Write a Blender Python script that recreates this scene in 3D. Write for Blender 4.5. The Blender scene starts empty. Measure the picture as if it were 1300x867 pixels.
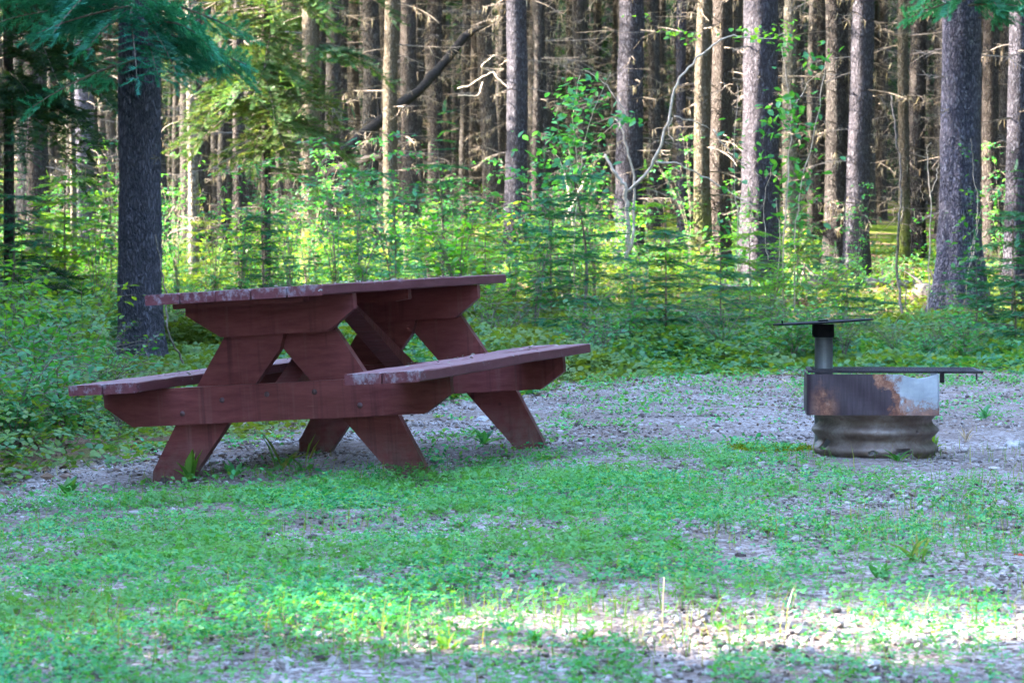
import bpy, math, random
import numpy as np
from mathutils import Vector, Matrix

RNG = np.random.default_rng(11)
random.seed(5)
sc = bpy.context.scene
COL = sc.collection
F = 3412.3; HOR = 345.0; CAMZ = 0.80

# ------------------------------------------------------------------ terrain
def sstep(a, b, x):
    t = np.clip((np.asarray(x, float) - a) / (b - a), 0, 1); return t * t * (3 - 2 * t)
def ground(x, y):
    x = np.asarray(x, float); y = np.asarray(y, float)
    g = 0.05 * np.tanh((x + 0.95) * 1.0) * sstep(5, 8, y) * (1 - sstep(18, 24, y))
    s = np.maximum(y - 19.0, 0); s2 = s * s / (s + 2.0)
    g = g + 0.044 * s2 * (0.72 + 0.28 * sstep(-5, 1, x))
    amp = sstep(18, 26, y)
    g = g + amp * (0.07 * np.sin(x * 0.9 + 1.3) * np.sin(y * 0.55) + 0.045 * np.sin(x * 2.1 + y * 1.3))
    g = g + 0.008 * np.sin(x * 5.1 + 0.7 * y) * np.sin(y * 4.3 - x) * (1 - sstep(18, 26, y))
    return g
EX = [-8, -3, -2.1, -1.8, -1.2, -.5, .3, 1.0, 8]; EY = [9, 9.6, 10.5, 12.2, 14.0, 16, 18.6, 20.2, 21.2]
def edge_y(x): return np.interp(x, EX, EY)
def wx(px, D): return (px - 650) / F * D
def wp(px, py, D):
    return Vector(((px - 650) / F * D, D, CAMZ - (py - HOR) / F * D))
def vnoise(x, y, seed=0):
    x = np.asarray(x, float); y = np.asarray(y, float)
    xi = np.floor(x).astype(int); yi = np.floor(y).astype(int); fx = x - xi; fy = y - yi
    def h(a, b):
        n = (a * 374761393 + b * 668265263 + seed * 1442695) & 0x7fffffff
        n = ((n ^ (n >> 13)) * 1274126177) & 0x7fffffff
        return ((n ^ (n >> 16)) & 0xffff) / 65535.0
    fx = fx * fx * (3 - 2 * fx); fy = fy * fy * (3 - 2 * fy)
    return (h(xi, yi) * (1 - fx) + h(xi + 1, yi) * fx) * (1 - fy) + (h(xi, yi + 1) * (1 - fx) + h(xi + 1, yi + 1) * fx) * fy

# ------------------------------------------------------------------ mesh helpers
class MB:
    def __init__(s): s.v = []; s.f = []; s.n = 0
    def add(s, V, Fs):
        V = np.asarray(V, float).reshape(-1, 3); s.v.append(V)
        if isinstance(Fs, np.ndarray): Fs = [Fs]
        for f in Fs:
            f = np.asarray(f)
            if f.size: s.f.append(f + s.n)
        s.n += len(V)
    def mesh(s, name, smooth=False):
        me = bpy.data.meshes.new(name)
        V = np.concatenate(s.v).astype(np.float32)
        me.vertices.add(len(V)); me.vertices.foreach_set('co', V.ravel())
        tot = np.concatenate([np.full(len(f), f.shape[1]) for f in s.f])
        idx = np.concatenate([f.ravel() for f in s.f]).astype(np.int32)
        st = np.concatenate([[0], np.cumsum(tot)[:-1]]).astype(np.int32)
        me.loops.add(len(idx)); me.loops.foreach_set('vertex_index', idx)
        me.polygons.add(len(tot)); me.polygons.foreach_set('loop_start', st)
        me.polygons.foreach_set('loop_total', tot.astype(np.int32))
        me.polygons.foreach_set('use_smooth', np.full(len(tot), bool(smooth)))
        me.update(calc_edges=True); me.validate()
        return me
    def obj(s, name, mat, parent=None, smooth=False, loc=None):
        o = bpy.data.objects.new(name, s.mesh(name, smooth)); COL.objects.link(o)
        o.data.materials.append(mat)
        if parent: o.parent = parent
        if loc is not None: o.location = loc
        return o
def obj_of(name, me, parent=None):
    o = bpy.data.objects.new(name, me); COL.objects.link(o)
    if parent: o.parent = parent
    return o
def scatter(mb, tv, tf, R, T):
    """place template (n,3) verts with N matrices"""
    N = len(T)
    if N == 0: return
    V = np.einsum('nij,vj->nvi', R, tv) + T[:, None, :]
    k = len(tv)
    fs = [(f[None] + (np.arange(N) * k)[:, None, None]).reshape(-1, f.shape[1]) for f in (tf if isinstance(tf, list) else [tf])]
    mb.add(V.reshape(-1, 3), fs)
def rotz(a):
    c, s = np.cos(a), np.sin(a); z = np.zeros_like(c); o = np.ones_like(c)
    return np.stack([np.stack([c, -s, z], -1), np.stack([s, c, z], -1), np.stack([z, z, o], -1)], -2)
def rotx(a):
    c, s = np.cos(a), np.sin(a); z = np.zeros_like(c); o = np.ones_like(c)
    return np.stack([np.stack([o, z, z], -1), np.stack([z, c, -s], -1), np.stack([z, s, c], -1)], -2)
def roty(a):
    c, s = np.cos(a), np.sin(a); z = np.zeros_like(c); o = np.ones_like(c)
    return np.stack([np.stack([c, z, s], -1), np.stack([z, o, z], -1), np.stack([-s, z, c], -1)], -2)
def frames(D, up=(0, 0, 1)):
    """rotation matrices whose x axis is D"""
    D = D / np.linalg.norm(D, axis=1, keepdims=True)
    U = np.tile(np.asarray(up, float), (len(D), 1))
    bad = np.abs((D * U).sum(1)) > .97; U[bad] = (1, 0, 0)
    Y = np.cross(U, D); Y /= np.linalg.norm(Y, axis=1, keepdims=True)
    Z = np.cross(D, Y)
    return np.stack([D, Y, Z], -1)
def tube(mb, P, r, n=6, cap=True):
    P = np.asarray([tuple(p) for p in P], float); r = np.broadcast_to(np.asarray(r, float), (len(P),))
    d = np.gradient(P, axis=0); Rm = frames(d, (0.13, 0.97, 0.2))
    a = np.arange(n) / n * 2 * math.pi
    ring = np.stack([np.zeros(n), np.cos(a), np.sin(a)], 1)
    V = np.einsum('pij,nj->pni', Rm, ring) * r[:, None, None] + P[:, None, :]
    m = len(P); i = np.arange(m - 1)[:, None] * n; j = np.arange(n)[None]; j2 = (j + 1) % n
    q = np.stack([i + j, i + j2, i + n + j2, i + n + j], -1).reshape(-1, 4)
    fs = [q]
    if cap: fs += [np.arange(n)[None][:, ::-1], (np.arange(n) + (m - 1) * n)[None]]
    mb.add(V.reshape(-1, 3), fs)
def curve_pts(pts, n):
    P = np.asarray([tuple(p) for p in pts], float); k = len(P)
    t = np.linspace(0, k - 1, n); out = []
    for u in t:
        i = min(int(u), k - 2); f = u - i
        p0 = P[max(i - 1, 0)]; p1 = P[i]; p2 = P[i + 1]; p3 = P[min(i + 2, k - 1)]
        out.append(.5 * ((2 * p1) + (-p0 + p2) * f + (2 * p0 - 5 * p1 + 4 * p2 - p3) * f * f + (-p0 + 3 * p1 - 3 * p2 + p3) * f ** 3))
    return np.array(out)

# ------------------------------------------------------------------ things
def tag(o, label=None, cat=None, group=None, kind=None):
    if label: o['label'] = label
    if cat: o['category'] = cat
    if group: o['group'] = group
    if kind: o['kind'] = kind
    return o
def empty(name, loc, label=None, cat=None, group=None, rz=0):
    o = bpy.data.objects.new(name, None); COL.objects.link(o)
    o.location = loc; o.rotation_euler = (0, 0, rz); o.empty_display_size = .1
    return tag(o, label, cat, group)

# ------------------------------------------------------------------ materials
def mat(name):
    m = bpy.data.materials.new(name); m.use_nodes = True
    nt = m.node_tree; nt.nodes.clear()
    return m, nt, nt.nodes, nt.links
def N(nt, t, **kw):
    n = nt.nodes.new(t)
    for k, v in kw.items():
        if hasattr(n, k): setattr(n, k, v)
        else: n.inputs[k.replace('_', ' ')].default_value = v
    return n
def ramp(nt, fac, stops, interp='LINEAR'):
    n = nt.nodes.new('ShaderNodeValToRGB'); n.color_ramp.interpolation = interp
    while len(n.color_ramp.elements) < len(stops): n.color_ramp.elements.new(.5)
    for e, (p, c) in zip(n.color_ramp.elements, stops):
        e.position = p; e.color = (*c, 1) if len(c) == 3 else c
    nt.links.new(fac, n.inputs[0]); return n.outputs[0]
def mixc(nt, fac, a, b, bt='MIX'):
    n = nt.nodes.new('ShaderNodeMix'); n.data_type = 'RGBA'; n.blend_type = bt
    for s, v in ((n.inputs[0], fac), (n.inputs[6], a), (n.inputs[7], b)):
        if hasattr(v, 'links') or isinstance(v, bpy.types.NodeSocket): nt.links.new(v, s)
        else: s.default_value = v if not isinstance(v, tuple) else (*v, 1)[:4]
    return n.outputs[2]
def mth(nt, op, a, b=None, c=None, clamp=False):
    n = nt.nodes.new('ShaderNodeMath'); n.operation = op; n.use_clamp = clamp
    for i, v in enumerate((a, b, c)):
        if v is None: continue
        if isinstance(v, bpy.types.NodeSocket): nt.links.new(v, n.inputs[i])
        else: n.inputs[i].default_value = v
    return n.outputs[0]
def coords(nt, kind='Object', scale=(1, 1, 1)):
    tc = nt.nodes.new('ShaderNodeTexCoord'); mp = nt.nodes.new('ShaderNodeMapping'); mp.inputs['Scale'].default_value = scale
    nt.links.new(tc.outputs[kind], mp.inputs[0]); return mp.outputs[0]
def noise(nt, vec, scale, detail=3, rough=.55):
    n = nt.nodes.new('ShaderNodeTexNoise'); nt.links.new(vec, n.inputs['Vector'])
    n.inputs['Scale'].default_value = scale; n.inputs['Detail'].default_value = detail; n.inputs['Roughness'].default_value = rough
    return n.outputs[0]
def bump(nt, h, strength, dist, base=None):
    b = nt.nodes.new('ShaderNodeBump'); b.inputs['Strength'].default_value = strength; b.inputs['Distance'].default_value = dist
    nt.links.new(h, b.inputs['Height'])
    if base: nt.links.new(base, b.inputs['Normal'])
    return b.outputs[0]
def principled(nt, col, rough=.7, nrm=None, metal=0., spec=.5):
    p = nt.nodes.new('ShaderNodeBsdfPrincipled'); o = nt.nodes.new('ShaderNodeOutputMaterial')
    if isinstance(col, tuple): p.inputs['Base Color'].default_value = (*col, 1)
    else: nt.links.new(col, p.inputs['Base Color'])
    if isinstance(rough, (int, float)): p.inputs['Roughness'].default_value = rough
    else: nt.links.new(rough, p.inputs['Roughness'])
    if isinstance(metal, (int, float)): p.inputs['Metallic'].default_value = metal
    else: nt.links.new(metal, p.inputs['Metallic'])
    p.inputs['Specular IOR Level'].default_value = spec
    if nrm: nt.links.new(nrm, p.inputs['Normal'])
    nt.links.new(p.outputs[0], o.inputs[0]); return p

def leaf_mat(name, cols, trans=None, tw=.4, gloss=.06, patch=None):
    """reflecting and translucent leaf; colour differs leaf by leaf and plant by plant"""
    m, nt, ns, L = mat(name)
    g = ns.new('ShaderNodeNewGeometry')
    k = len(cols)
    c = ramp(nt, g.outputs['Random Per Island'], [(i / (k - 1), cc) for i, cc in enumerate(cols)])
    oi = ns.new('ShaderNodeObjectInfo')
    hs = N(nt, 'ShaderNodeHueSaturation')
    L.new(mth(nt, 'MULTIPLY_ADD', oi.outputs['Random'], .05, .475), hs.inputs['Hue'])
    L.new(mth(nt, 'MULTIPLY_ADD', oi.outputs['Random'], .3, .85), hs.inputs['Value'])
    L.new(c, hs.inputs['Color']); c = hs.outputs[0]
    if patch:
        nz = noise(nt, coords(nt), patch[0], 2)
        c = mixc(nt, ramp(nt, nz, [(.42, (0, 0, 0)), (.62, (1, 1, 1))]), c, patch[1])
    d = ns.new('ShaderNodeBsdfDiffuse'); L.new(c, d.inputs[0])
    t = ns.new('ShaderNodeBsdfTranslucent')
    tc = mixc(nt, 1.0, c, trans or (2.3, 2.0, .7), 'MULTIPLY'); L.new(tc, t.inputs[0])
    mx = ns.new('ShaderNodeMixShader'); mx.inputs[0].default_value = tw; L.new(d.outputs[0], mx.inputs[1]); L.new(t.outputs[0], mx.inputs[2])
    gl = ns.new('ShaderNodeBsdfGlossy'); gl.inputs['Roughness'].default_value = .45; gl.inputs[0].default_value = (.9, .95, 1, 1)
    m2 = ns.new('ShaderNodeMixShader'); m2.inputs[0].default_value = gloss * .35; L.new(mx.outputs[0], m2.inputs[1]); L.new(gl.outputs[0], m2.inputs[2])
    o = ns.new('ShaderNodeOutputMaterial'); L.new(m2.outputs[0], o.inputs[0])
    return m

def bark_mat(name, dark, light, lich=(.32, .34, .33), lamt=.5, sc_=(34, 34, 12), moss=None):
    m, nt, ns, L = mat(name)
    v = coords(nt, 'Object', sc_)
    nz = noise(nt, coords(nt, 'Object', (9, 9, 4)), 1.6, 4)
    add = ns.new('ShaderNodeVectorMath'); add.operation = 'MULTIPLY_ADD'
    nzc = N(nt, 'ShaderNodeTexNoise'); L.new(v, nzc.inputs[0]); nzc.inputs['Scale'].default_value = 1.3
    L.new(nzc.outputs[1], add.inputs[0]); add.inputs[1].default_value = (1.5, 1.5, 1.5); L.new(v, add.inputs[2])
    vo = ns.new('ShaderNodeTexVoronoi'); vo.feature = 'DISTANCE_TO_EDGE'; vo.inputs['Scale'].default_value = 1.0; L.new(add.outputs[0], vo.inputs['Vector'])
    crack = ramp(nt, vo.outputs[0], [(0, (0, 0, 0)), (.30, (1, 1, 1))])
    fine = noise(nt, coords(nt, 'Object', (60, 60, 25)), 1.5, 5, .65)
    vc = ns.new('ShaderNodeTexVoronoi'); vc.inputs['Scale'].default_value = 1.0; L.new(add.outputs[0], vc.inputs['Vector'])
    c = mixc(nt, mth(nt, 'MULTIPLY', crack, mth(nt, 'ADD', fine, .35)), dark, light)
    c = mixc(nt, .35, c, mixc(nt, vc.outputs[1], dark, light))
    li = ramp(nt, noise(nt, coords(nt, 'Object', (14, 14, 8)), 2.2, 5, .7), [(.56, (0, 0, 0)), (.66, (1, 1, 1))])
    c = mixc(nt, mth(nt, 'MULTIPLY', li, lamt), c, lich)
    oi = ns.new('ShaderNodeObjectInfo')
    c = mixc(nt, mth(nt, 'MULTIPLY', oi.outputs['Random'], .35), c, (light[0] * .85, light[1] * .76, light[2] * .68), 'MIX')
    if moss:
        sep = ns.new('ShaderNodeSeparateXYZ'); tc = ns.new('ShaderNodeTexCoord'); L.new(tc.outputs['Object'], sep.inputs[0])
        low = mth(nt, 'SUBTRACT', 1.0, mth(nt, 'DIVIDE', sep.outputs[2], moss[1]), clamp=True)
        mk = mth(nt, 'MULTIPLY', low, ramp(nt, nz, [(.35, (0, 0, 0)), (.55, (1, 1, 1))]))
        c = mixc(nt, mk, c, moss[0])
    h = mth(nt, 'ADD', crack, mth(nt, 'MULTIPLY', fine, .7))
    principled(nt, c, .95, bump(nt, h, 1., .045), spec=.06)
    return m
def simple_mat(name, c1, c2, scale=8, rough=.85, bs=.5, bd=.004, vec=(1, 1, 1), spec=.1):
    m, nt, ns, L = mat(name)
    nz = noise(nt, coords(nt, 'Object', vec), scale, 5, .6)
    c = ramp(nt, nz, [(.3, c1), (.7, c2)])
    principled(nt, c, rough, bump(nt, nz, bs, bd), spec=spec); return m
def island_mat(name, cols, rough=.9, spec=.3, bs=0.3):
    m, nt, ns, L = mat(name)
    g = ns.new('ShaderNodeNewGeometry'); k = len(cols)
    c = ramp(nt, g.outputs['Random Per Island'], [(i / (k - 1), cc) for i, cc in enumerate(cols)])
    nz = noise(nt, coords(nt), 180, 3)
    c = mixc(nt, mth(nt, 'MULTIPLY', nz, .5), c, (.05, .045, .05), 'MIX')
    principled(nt, c, rough, bump(nt, nz, bs, .002), spec=.03); return m

M = {}
M['bark_dark'] = bark_mat('bark_dark', (.022, .022, .034), (.18, .17, .215), (.17, .18, .22), .35, (38, 38, 12))
M['bark_lilac'] = bark_mat('bark_lilac', (.030, .028, .042), (.20, .185, .24), (.36, .34, .37), .75, (34, 34, 13))
M['bark_grey'] = bark_mat('bark_grey', (.014, .013, .018), (.115, .108, .132), (.24, .24, .28), .45, (36, 36, 11))
M['bark_brown'] = bark_mat('bark_brown', (.015, .012, .012), (.115, .100, .095), (.25, .25, .22), .35)
M['bark_mossy'] = bark_mat('bark_mossy', (.045, .036, .028), (.17, .145, .115), (.33, .33, .28), .4, moss=((.20, .24, .03), 1.3))
M['bark_far'] = bark_mat('bark_far', (.018, .016, .016), (.122, .110, .102), (.24, .23, .22), .4, (26, 26, 8))
M['bark_pale'] = bark_mat('bark_pale', (.09, .075, .06), (.27, .24, .20), (.34, .33, .30), .5, (20, 20, 12))
M['twig'] = simple_mat('twig', (.07, .055, .045), (.22, .18, .15), 30)
M['twig_pale'] = simple_mat('twig_pale', (.24, .19, .15), (.46, .38, .31), 20)
M['lichen'] = leaf_mat('lichen_hair', [(.08, .068, .048), (.14, .122, .088), (.20, .185, .145)], (1.3, 1.2, .95), .3, .0)
M['needle_teal'] = leaf_mat('needle_teal', [(.014, .095, .065), (.032, .18, .12), (.055, .26, .165)], (1.7, 2.0, .8), .22, .05)
M['needle_dark'] = leaf_mat('needle_dark', [(.010, .028, .015), (.020, .055, .024), (.035, .075, .026)], (2.0, 1.7, .6), .25, .03)
M['needle_lit'] = leaf_mat('needle_lit', [(.028, .075, .02), (.05, .11, .03), (.085, .13, .045), (.06, .06, .035)], (1.9, 1.6, .7), .3, .03)
M['fir'] = leaf_mat('fir_needles', [(.010, .075, .042), (.018, .11, .058), (.04, .14, .05)], (2.4, 1.7, .5), .32, .05)
M['fir_yel'] = leaf_mat('fir_needles_sunlit', [(.04, .13, .022), (.085, .18, .025), (.13, .20, .03)], (2.4, 1.8, .4), .42, .04)  # yellow of sunlit boughs put into the needle colour
M['leaf'] = leaf_mat('leaf_green', [(.02, .12, .05), (.035, .17, .06), (.06, .21, .05)], (2.6, 2.0, .5), .42, .07)
M['leaf_yel'] = leaf_mat('leaf_bright', [(.05, .17, .03), (.09, .23, .03), (.14, .27, .04)], (2.3, 1.9, .5), .5, .06)
M['cover'] = leaf_mat('undergrowth_leaf', [(.016, .10, .05), (.03, .15, .055), (.065, .18, .045), (.12, .19, .035)], (2.5, 1.7, .35), .36, .06, patch=(.5, (.09, .15, .03)))  # patch mixes sunlit yellow spots into the leaf colour
M['clover'] = leaf_mat('clover_leaf', [(.010, .11, .042), (.024, .23, .08), (.055, .32, .10), (.17, .31, .05)], (2.2, 1.8, .5), .35, .07, patch=(1.3, (.07, .23, .05)))
M['blade'] = leaf_mat('grass_blade', [(.04, .16, .04), (.08, .20, .04), (.15, .23, .045), (.24, .25, .08)], (2.0, 1.7, .6), .4, .06)
M['straw'] = leaf_mat('straw', [(.40, .31, .18), (.50, .42, .28)], (1.4, 1.3, 1), .2, .04)
M['moss'] = leaf_mat('moss', [(.07, .11, .01), (.15, .19, .02), (.20, .23, .03)], (1.6, 1.5, .5), .25, .0)
M['gravel'] = island_mat('gravel_stone', [(.055, .042, .038), (.19, .155, .145), (.31, .27, .26), (.46, .425, .42), (.20, .13, .10)], .75)
M['litter'] = island_mat('leaf_litter', [(.09, .05, .035), (.18, .11, .075), (.27, .19, .13), (.36, .28, .21)], .9)
M['stone'] = simple_mat('stone', (.22, .21, .23), (.42, .41, .43), 14, .8, .6, .01)
M['deadwood'] = simple_mat('deadwood', (.07, .055, .05), (.26, .21, .17), 6, .9, .8, .01, (3, 3, 12))
M['deadwood_dark'] = simple_mat('deadwood_dark', (.007, .006, .006), (.028, .023, .02), 8, .9, .8, .01, (3, 3, 8))
M['red_leaf'] = leaf_mat('red_leaf', [(.45, .03, .02), (.5, .05, .03)], (1.2, 1, 1), .2)

def ground_mat():
    m, nt, ns, L = mat('ground')
    tc = coords(nt, 'Object')
    big = noise(nt, tc, 1.1, 4, .6); mid = noise(nt, tc, 14, 4, .65); fine = noise(nt, tc, 90, 4, .7)
    vo = ns.new('ShaderNodeTexVoronoi'); vo.inputs['Scale'].default_value = 75; L.new(tc, vo.inputs['Vector'])
    vr = ns.new('ShaderNodeSeparateColor'); L.new(vo.outputs['Color'], vr.inputs[0])
    grav = ramp(nt, vr.outputs[0], [(0, (.095, .072, .066)), (.4, (.20, .165, .158)), (.75, (.30, .262, .255)), (1, (.42, .385, .38))])
    soil = ramp(nt, mid, [(.3, (.10, .072, .062)), (.7, (.20, .15, .132))])
    c = mixc(nt, ramp(nt, big, [(.42, (0, 0, 0)), (.6, (1, 1, 1))]), grav, mixc(nt, .3, soil, grav))
    # forest floor: brown litter with moss
    at = ns.new('ShaderNodeAttribute'); at.attribute_name = 'forest'
    lit = ramp(nt, fine, [(.3, (.07, .042, .03)), (.5, (.16, .10, .07)), (.7, (.26, .19, .13))])
    mo = ramp(nt, noise(nt, tc, .55, 4, .6), [(.44, (0, 0, 0)), (.54, (1, 1, 1))])
    fl = mixc(nt, mo, lit, ramp(nt, fine, [(.3, (.06, .10, .012)), (.7, (.17, .21, .03))]))
    c = mixc(nt, at.outputs['Fac'], c, fl)
    h = mth(nt, 'ADD', mth(nt, 'MULTIPLY', vo.outputs['Distance'], -.8), fine)
    principled(nt, c, .9, bump(nt, h, .8, .012), spec=.0); return m
M['ground'] = ground_mat()

# ------------------------------------------------------------------ ground sheet
def build_ground():
    ys = np.concatenate([np.linspace(-30, 4, 12)[:-1], np.arange(4, 26, .09), np.arange(26, 60, .4), np.linspace(60, 900, 26)])
    xs = np.concatenate([-np.geomspace(900, 6, 18)[:-1], np.arange(-6, 6, .09), np.geomspace(6, 900, 18)])
    X, Y = np.meshgrid(xs, ys)
    Yc = np.clip(Y, -5, 110)
    Z = ground(X, Yc)
    near = (np.abs(X) < 6) & (Y > 3.5) & (Y < 24)
    Z = Z + near * ((vnoise(X * 7, Y * 7, 3) - .5) * .014 + (vnoise(X * 2.3, Y * 2.3, 4) - .5) * .02)
    V = np.stack([X, Y, Z], -1).reshape(-1, 3); nx = len(xs)
    i = np.arange(len(ys) - 1)[:, None] * nx; j = np.arange(nx - 1)[None]
    q = np.stack([i + j, i + j + 1, i + nx + j + 1, i + nx + j], -1).reshape(-1, 4)
    mb = MB(); mb.add(V, q); o = mb.obj('ground', M['ground'], smooth=True)
    fo = sstep(-.6, .9, (V[:, 1] - edge_y(V[:, 0])) + (vnoise(V[:, 0] * 1.6, V[:, 1] * .9, 8) - .5) * 1.6)
    at = o.data.attributes.new('forest', 'FLOAT', 'POINT'); at.data.foreach_set('value', fo.astype(np.float32))
    tag(o, 'grey gravel clearing rising into brown and mossy forest floor', 'ground', kind='structure')
    return o
build_ground()

# ------------------------------------------------------------------ leaf templates
LEAF = (np.array([(0, 0, 0), (.3, .24, .05), (.62, .26, .04), (1, 0, -.10), (.62, -.26, .04), (.3, -.24, .05), (.33, 0, 0), (.66, 0, -.02)]),
        [np.array([(0, 6, 1), (0, 5, 6), (2, 7, 3), (7, 4, 3)]), np.array([(1, 6, 7, 2), (6, 5, 4, 7)])])
LEAF4 = (np.array([(0, 0, 0), (.5, .3, .06), (1, 0, -.08), (.5, -.3, .06)]), [np.array([(0, 2, 1), (0, 3, 2)])])
def sprig_template(n=9, seed=0, flat=.35, wid=.05, ln=.3):
    r = np.random.default_rng(seed); V = []; Fc = []
    for i in range(n):
        x = i / n
        L = ln * (1 - .45 * x)
        for s in (-1, 1, 0):
            a = r.uniform(.55, .95); z = r.uniform(-flat, flat) * L
            if s == 0:
                d = np.array([math.cos(a), r.uniform(-.3, .3), math.sin(a) * r.choice((-.5, 1)) * flat * 2])
            else:
                d = np.array([math.cos(a), s * math.sin(a), z])
            d = d / np.linalg.norm(d) * L
            b = np.array([x, 0, 0]); w = wid * (.7 + .6 * r.random())
            k = len(V); V += [b + (-w * .5, 0, 0), b + (w * .5, 0, 0.0), b + d]; Fc.append((k, k + 1, k + 2))
    k = len(V); V += [np.array((.85, -.03, 0)), np.array((.85, .03, 0)), np.array((1.15, 0, 0))]; Fc.append((k, k + 1, k + 2))
    k = len(V); V += [np.array((0, 0, .015)), np.array((1, 0, .005)), np.array((1, 0, -.005)), np.array((0, 0, -.015))]; Fc += [(k, k + 1, k + 2), (k, k + 2, k + 3)]
    return np.array(V), [np.array(Fc)]
SPRIG = sprig_template(10, 0, .4, .085, .36); SPRIG_S = sprig_template(5, 2, .3, .09, .34)
SPRIG_F = sprig_template(8, 3, .2, .12, .36)

def bough_sprigs(L, droop, r, dens=1.0, sp=.16, rise=.0, curl=.0):
    """flat conifer bough along +x; returns sprig origins, directions, lengths and axis"""
    n = max(5, int(L / (.06) * dens)); t = np.linspace(.08, 1, n)
    ax = lambda u: np.stack([L * u, .06 * L * np.sin(u * 3 + curl), rise * L * u - droop * L * u ** 2], -1)
    A = ax(t); O = []; D = []; S = []
    for i, u in enumerate(t):
        for s in (-1, 1):
            sl = L * (.42 * (1 - u) ** .8 + .10) * r.uniform(.7, 1.1)
            ang = r.uniform(.75, 1.1)
            d = np.array([math.cos(ang), s * math.sin(ang), -.25 * droop - r.uniform(0, .25)])
            m = max(1, int(sl / sp))
            for k in range(m):
                o = A[i] + d * sl * k / m + np.array([0, 0, -.12 * (sl * k / m) ** 2 / max(sl, .01)])
                dd = d + r.normal(0, .12, 3); O.append(o); D.append(dd); S.append(sp * r.uniform(.85, 1.35))
                if k > 0:
                    for q in (-1, 1):
                        a2 = ang + q * .8
                        O.append(o); D.append(np.array([math.cos(a2), s * math.sin(a2), -.25])); S.append(sp * r.uniform(.6, 1))
    tip = A[-1]; O.append(tip - (sp * .4, 0, 0)); D.append(np.array([1, 0, rise - 2 * droop])); S.append(sp)
    return np.array(O), np.array(D), np.array(S), ax(np.linspace(0, 1, 8))
def add_bough(mbn, mbw, origin, az, L, droop, r, dens=1., sp=.16, rise=0., tmpl=SPRIG, wr=.008, roll=0.):
    O, D, S, A = bough_sprigs(L, droop, r, dens, sp, rise, r.uniform(0, 6))
    Rm = rotz(np.array([az]))[0] @ rotx(np.array([roll]))[0]
    Rs = frames(D) @ rotx(r.uniform(-.4, .4, len(D))) * S[:, None, None]
    scatter(mbn, tmpl[0], tmpl[1], Rm[None] @ Rs, O @ Rm.T + origin)
    if mbw is not None: tube(mbw, A @ Rm.T + origin, np.linspace(wr, wr * .25, 8), 4, False)

# ------------------------------------------------------------------ trees
def trunk_mb(r0, H, flare=.35, sides=20, rings=40, bumpy=.05, lean=(0, 0), seed=0, taper=.55, fl_h=.5, lobes=5, crook=0.0):
    r = np.random.default_rng(seed); ph = r.uniform(0, 6.28, 4)
    z = np.concatenate([[-.35], np.linspace(0, 1, rings) ** 1.5 * H])
    a = np.arange(sides) / sides * 2 * math.pi
    Z, A = np.meshgrid(z, a, indexing='ij')
    base = r0 * (1 - taper * np.clip(Z, 0, None) / H)
    fl = np.exp(-np.clip(Z, -.1, None) / fl_h)
    lob = 1 + flare * fl * (1 + .55 * np.cos(lobes * A + ph[0]) + .2 * np.cos(2 * A + ph[1]))
    nz = (vnoise(A * 3.5 + 50 + seed, Z * 3.2, seed) - .5) * 2 * bumpy + (vnoise(A * 9 + 9, Z * 11, seed + 1) - .5) * bumpy
    nz = nz * (1)
    R = base * lob * (1 + nz)
    cx = lean[0] * Z + crook * np.sin(Z * 1.1 + ph[2]) ; cy = lean[1] * Z + crook * np.sin(Z * .8 + ph[3])
    # seam fix for noise
    V = np.stack([cx + R * np.cos(A), cy + R * np.sin(A), Z], -1).reshape(-1, 3)
    n = sides; m = len(z); i = np.arange(m - 1)[:, None] * n; j = np.arange(n)[None]; j2 = (j + 1) % n
    q = np.stack([i + j, i + j2, i + n + j2, i + n + j], -1).reshape(-1, 4)
    mb = MB(); mb.add(V, [q, (np.arange(n) + (m - 1) * n)[None]]); return mb

def dead_branch_mesh(r0, zlo, zhi, n, seed, Lr=(.4, 1.3), lich=6, hair=.09):
    """dry lower branches with hanging lichen"""
    r = np.random.default_rng(seed); w = MB(); h = MB(); O = []; S = []
    for i in range(n):
        z = r.uniform(zlo, zhi); az = r.uniform(0, 2 * math.pi); L = r.uniform(*Lr)
        dr = r.uniform(-.1, .45); d = np.array([math.cos(az), math.sin(az), 0]); sd = np.array([-d[1], d[0], 0])
        t = np.linspace(0, 1, 7)
        P = d * (r0 * .8 + L * t[:, None]) + sd * (.12 * L * np.sin(t * r.uniform(2, 5)))[:, None] + np.array([0, 0, 1]) * (z - dr * L * t ** 1.5)[:, None]
        tube(w, P, np.linspace(.011, .003, 7) * r.uniform(.7, 1.2), 3, False)
        for k in range(r.integers(3, 7)):
            q = P[r.integers(1, 6)]; a2 = az + r.uniform(-1.2, 1.2); l2 = L * r.uniform(.2, .5)
            e = q + np.array([math.cos(a2), math.sin(a2), r.uniform(-.7, .2)]) * l2
            mid = (q + e) / 2 + r.normal(0, .03, 3)
            tube(w, [q, mid, e], [.005, .004, .002], 3, False)
            for u in range(lich):
                O.append(q + (e - q) * r.random()); S.append(r.uniform(.4, 1.3) * hair)
    O = np.array(O); S = np.array(S); nn = len(O)
    tv = np.array([(-.05, 0, 0), (.05, 0, 0), (.07, 0, -.5), (0, .0, -1.2), (-.07, 0, -.45)]); tf = [np.array([(0, 1, 2), (0, 2, 4), (4, 2, 3)])]
    if nn: scatter(h, tv, tf, rotz(r.uniform(0, 6.28, nn)) @ rotx(r.normal(0, .4, nn)) * S[:, None, None], O)
    return w, h

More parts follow.
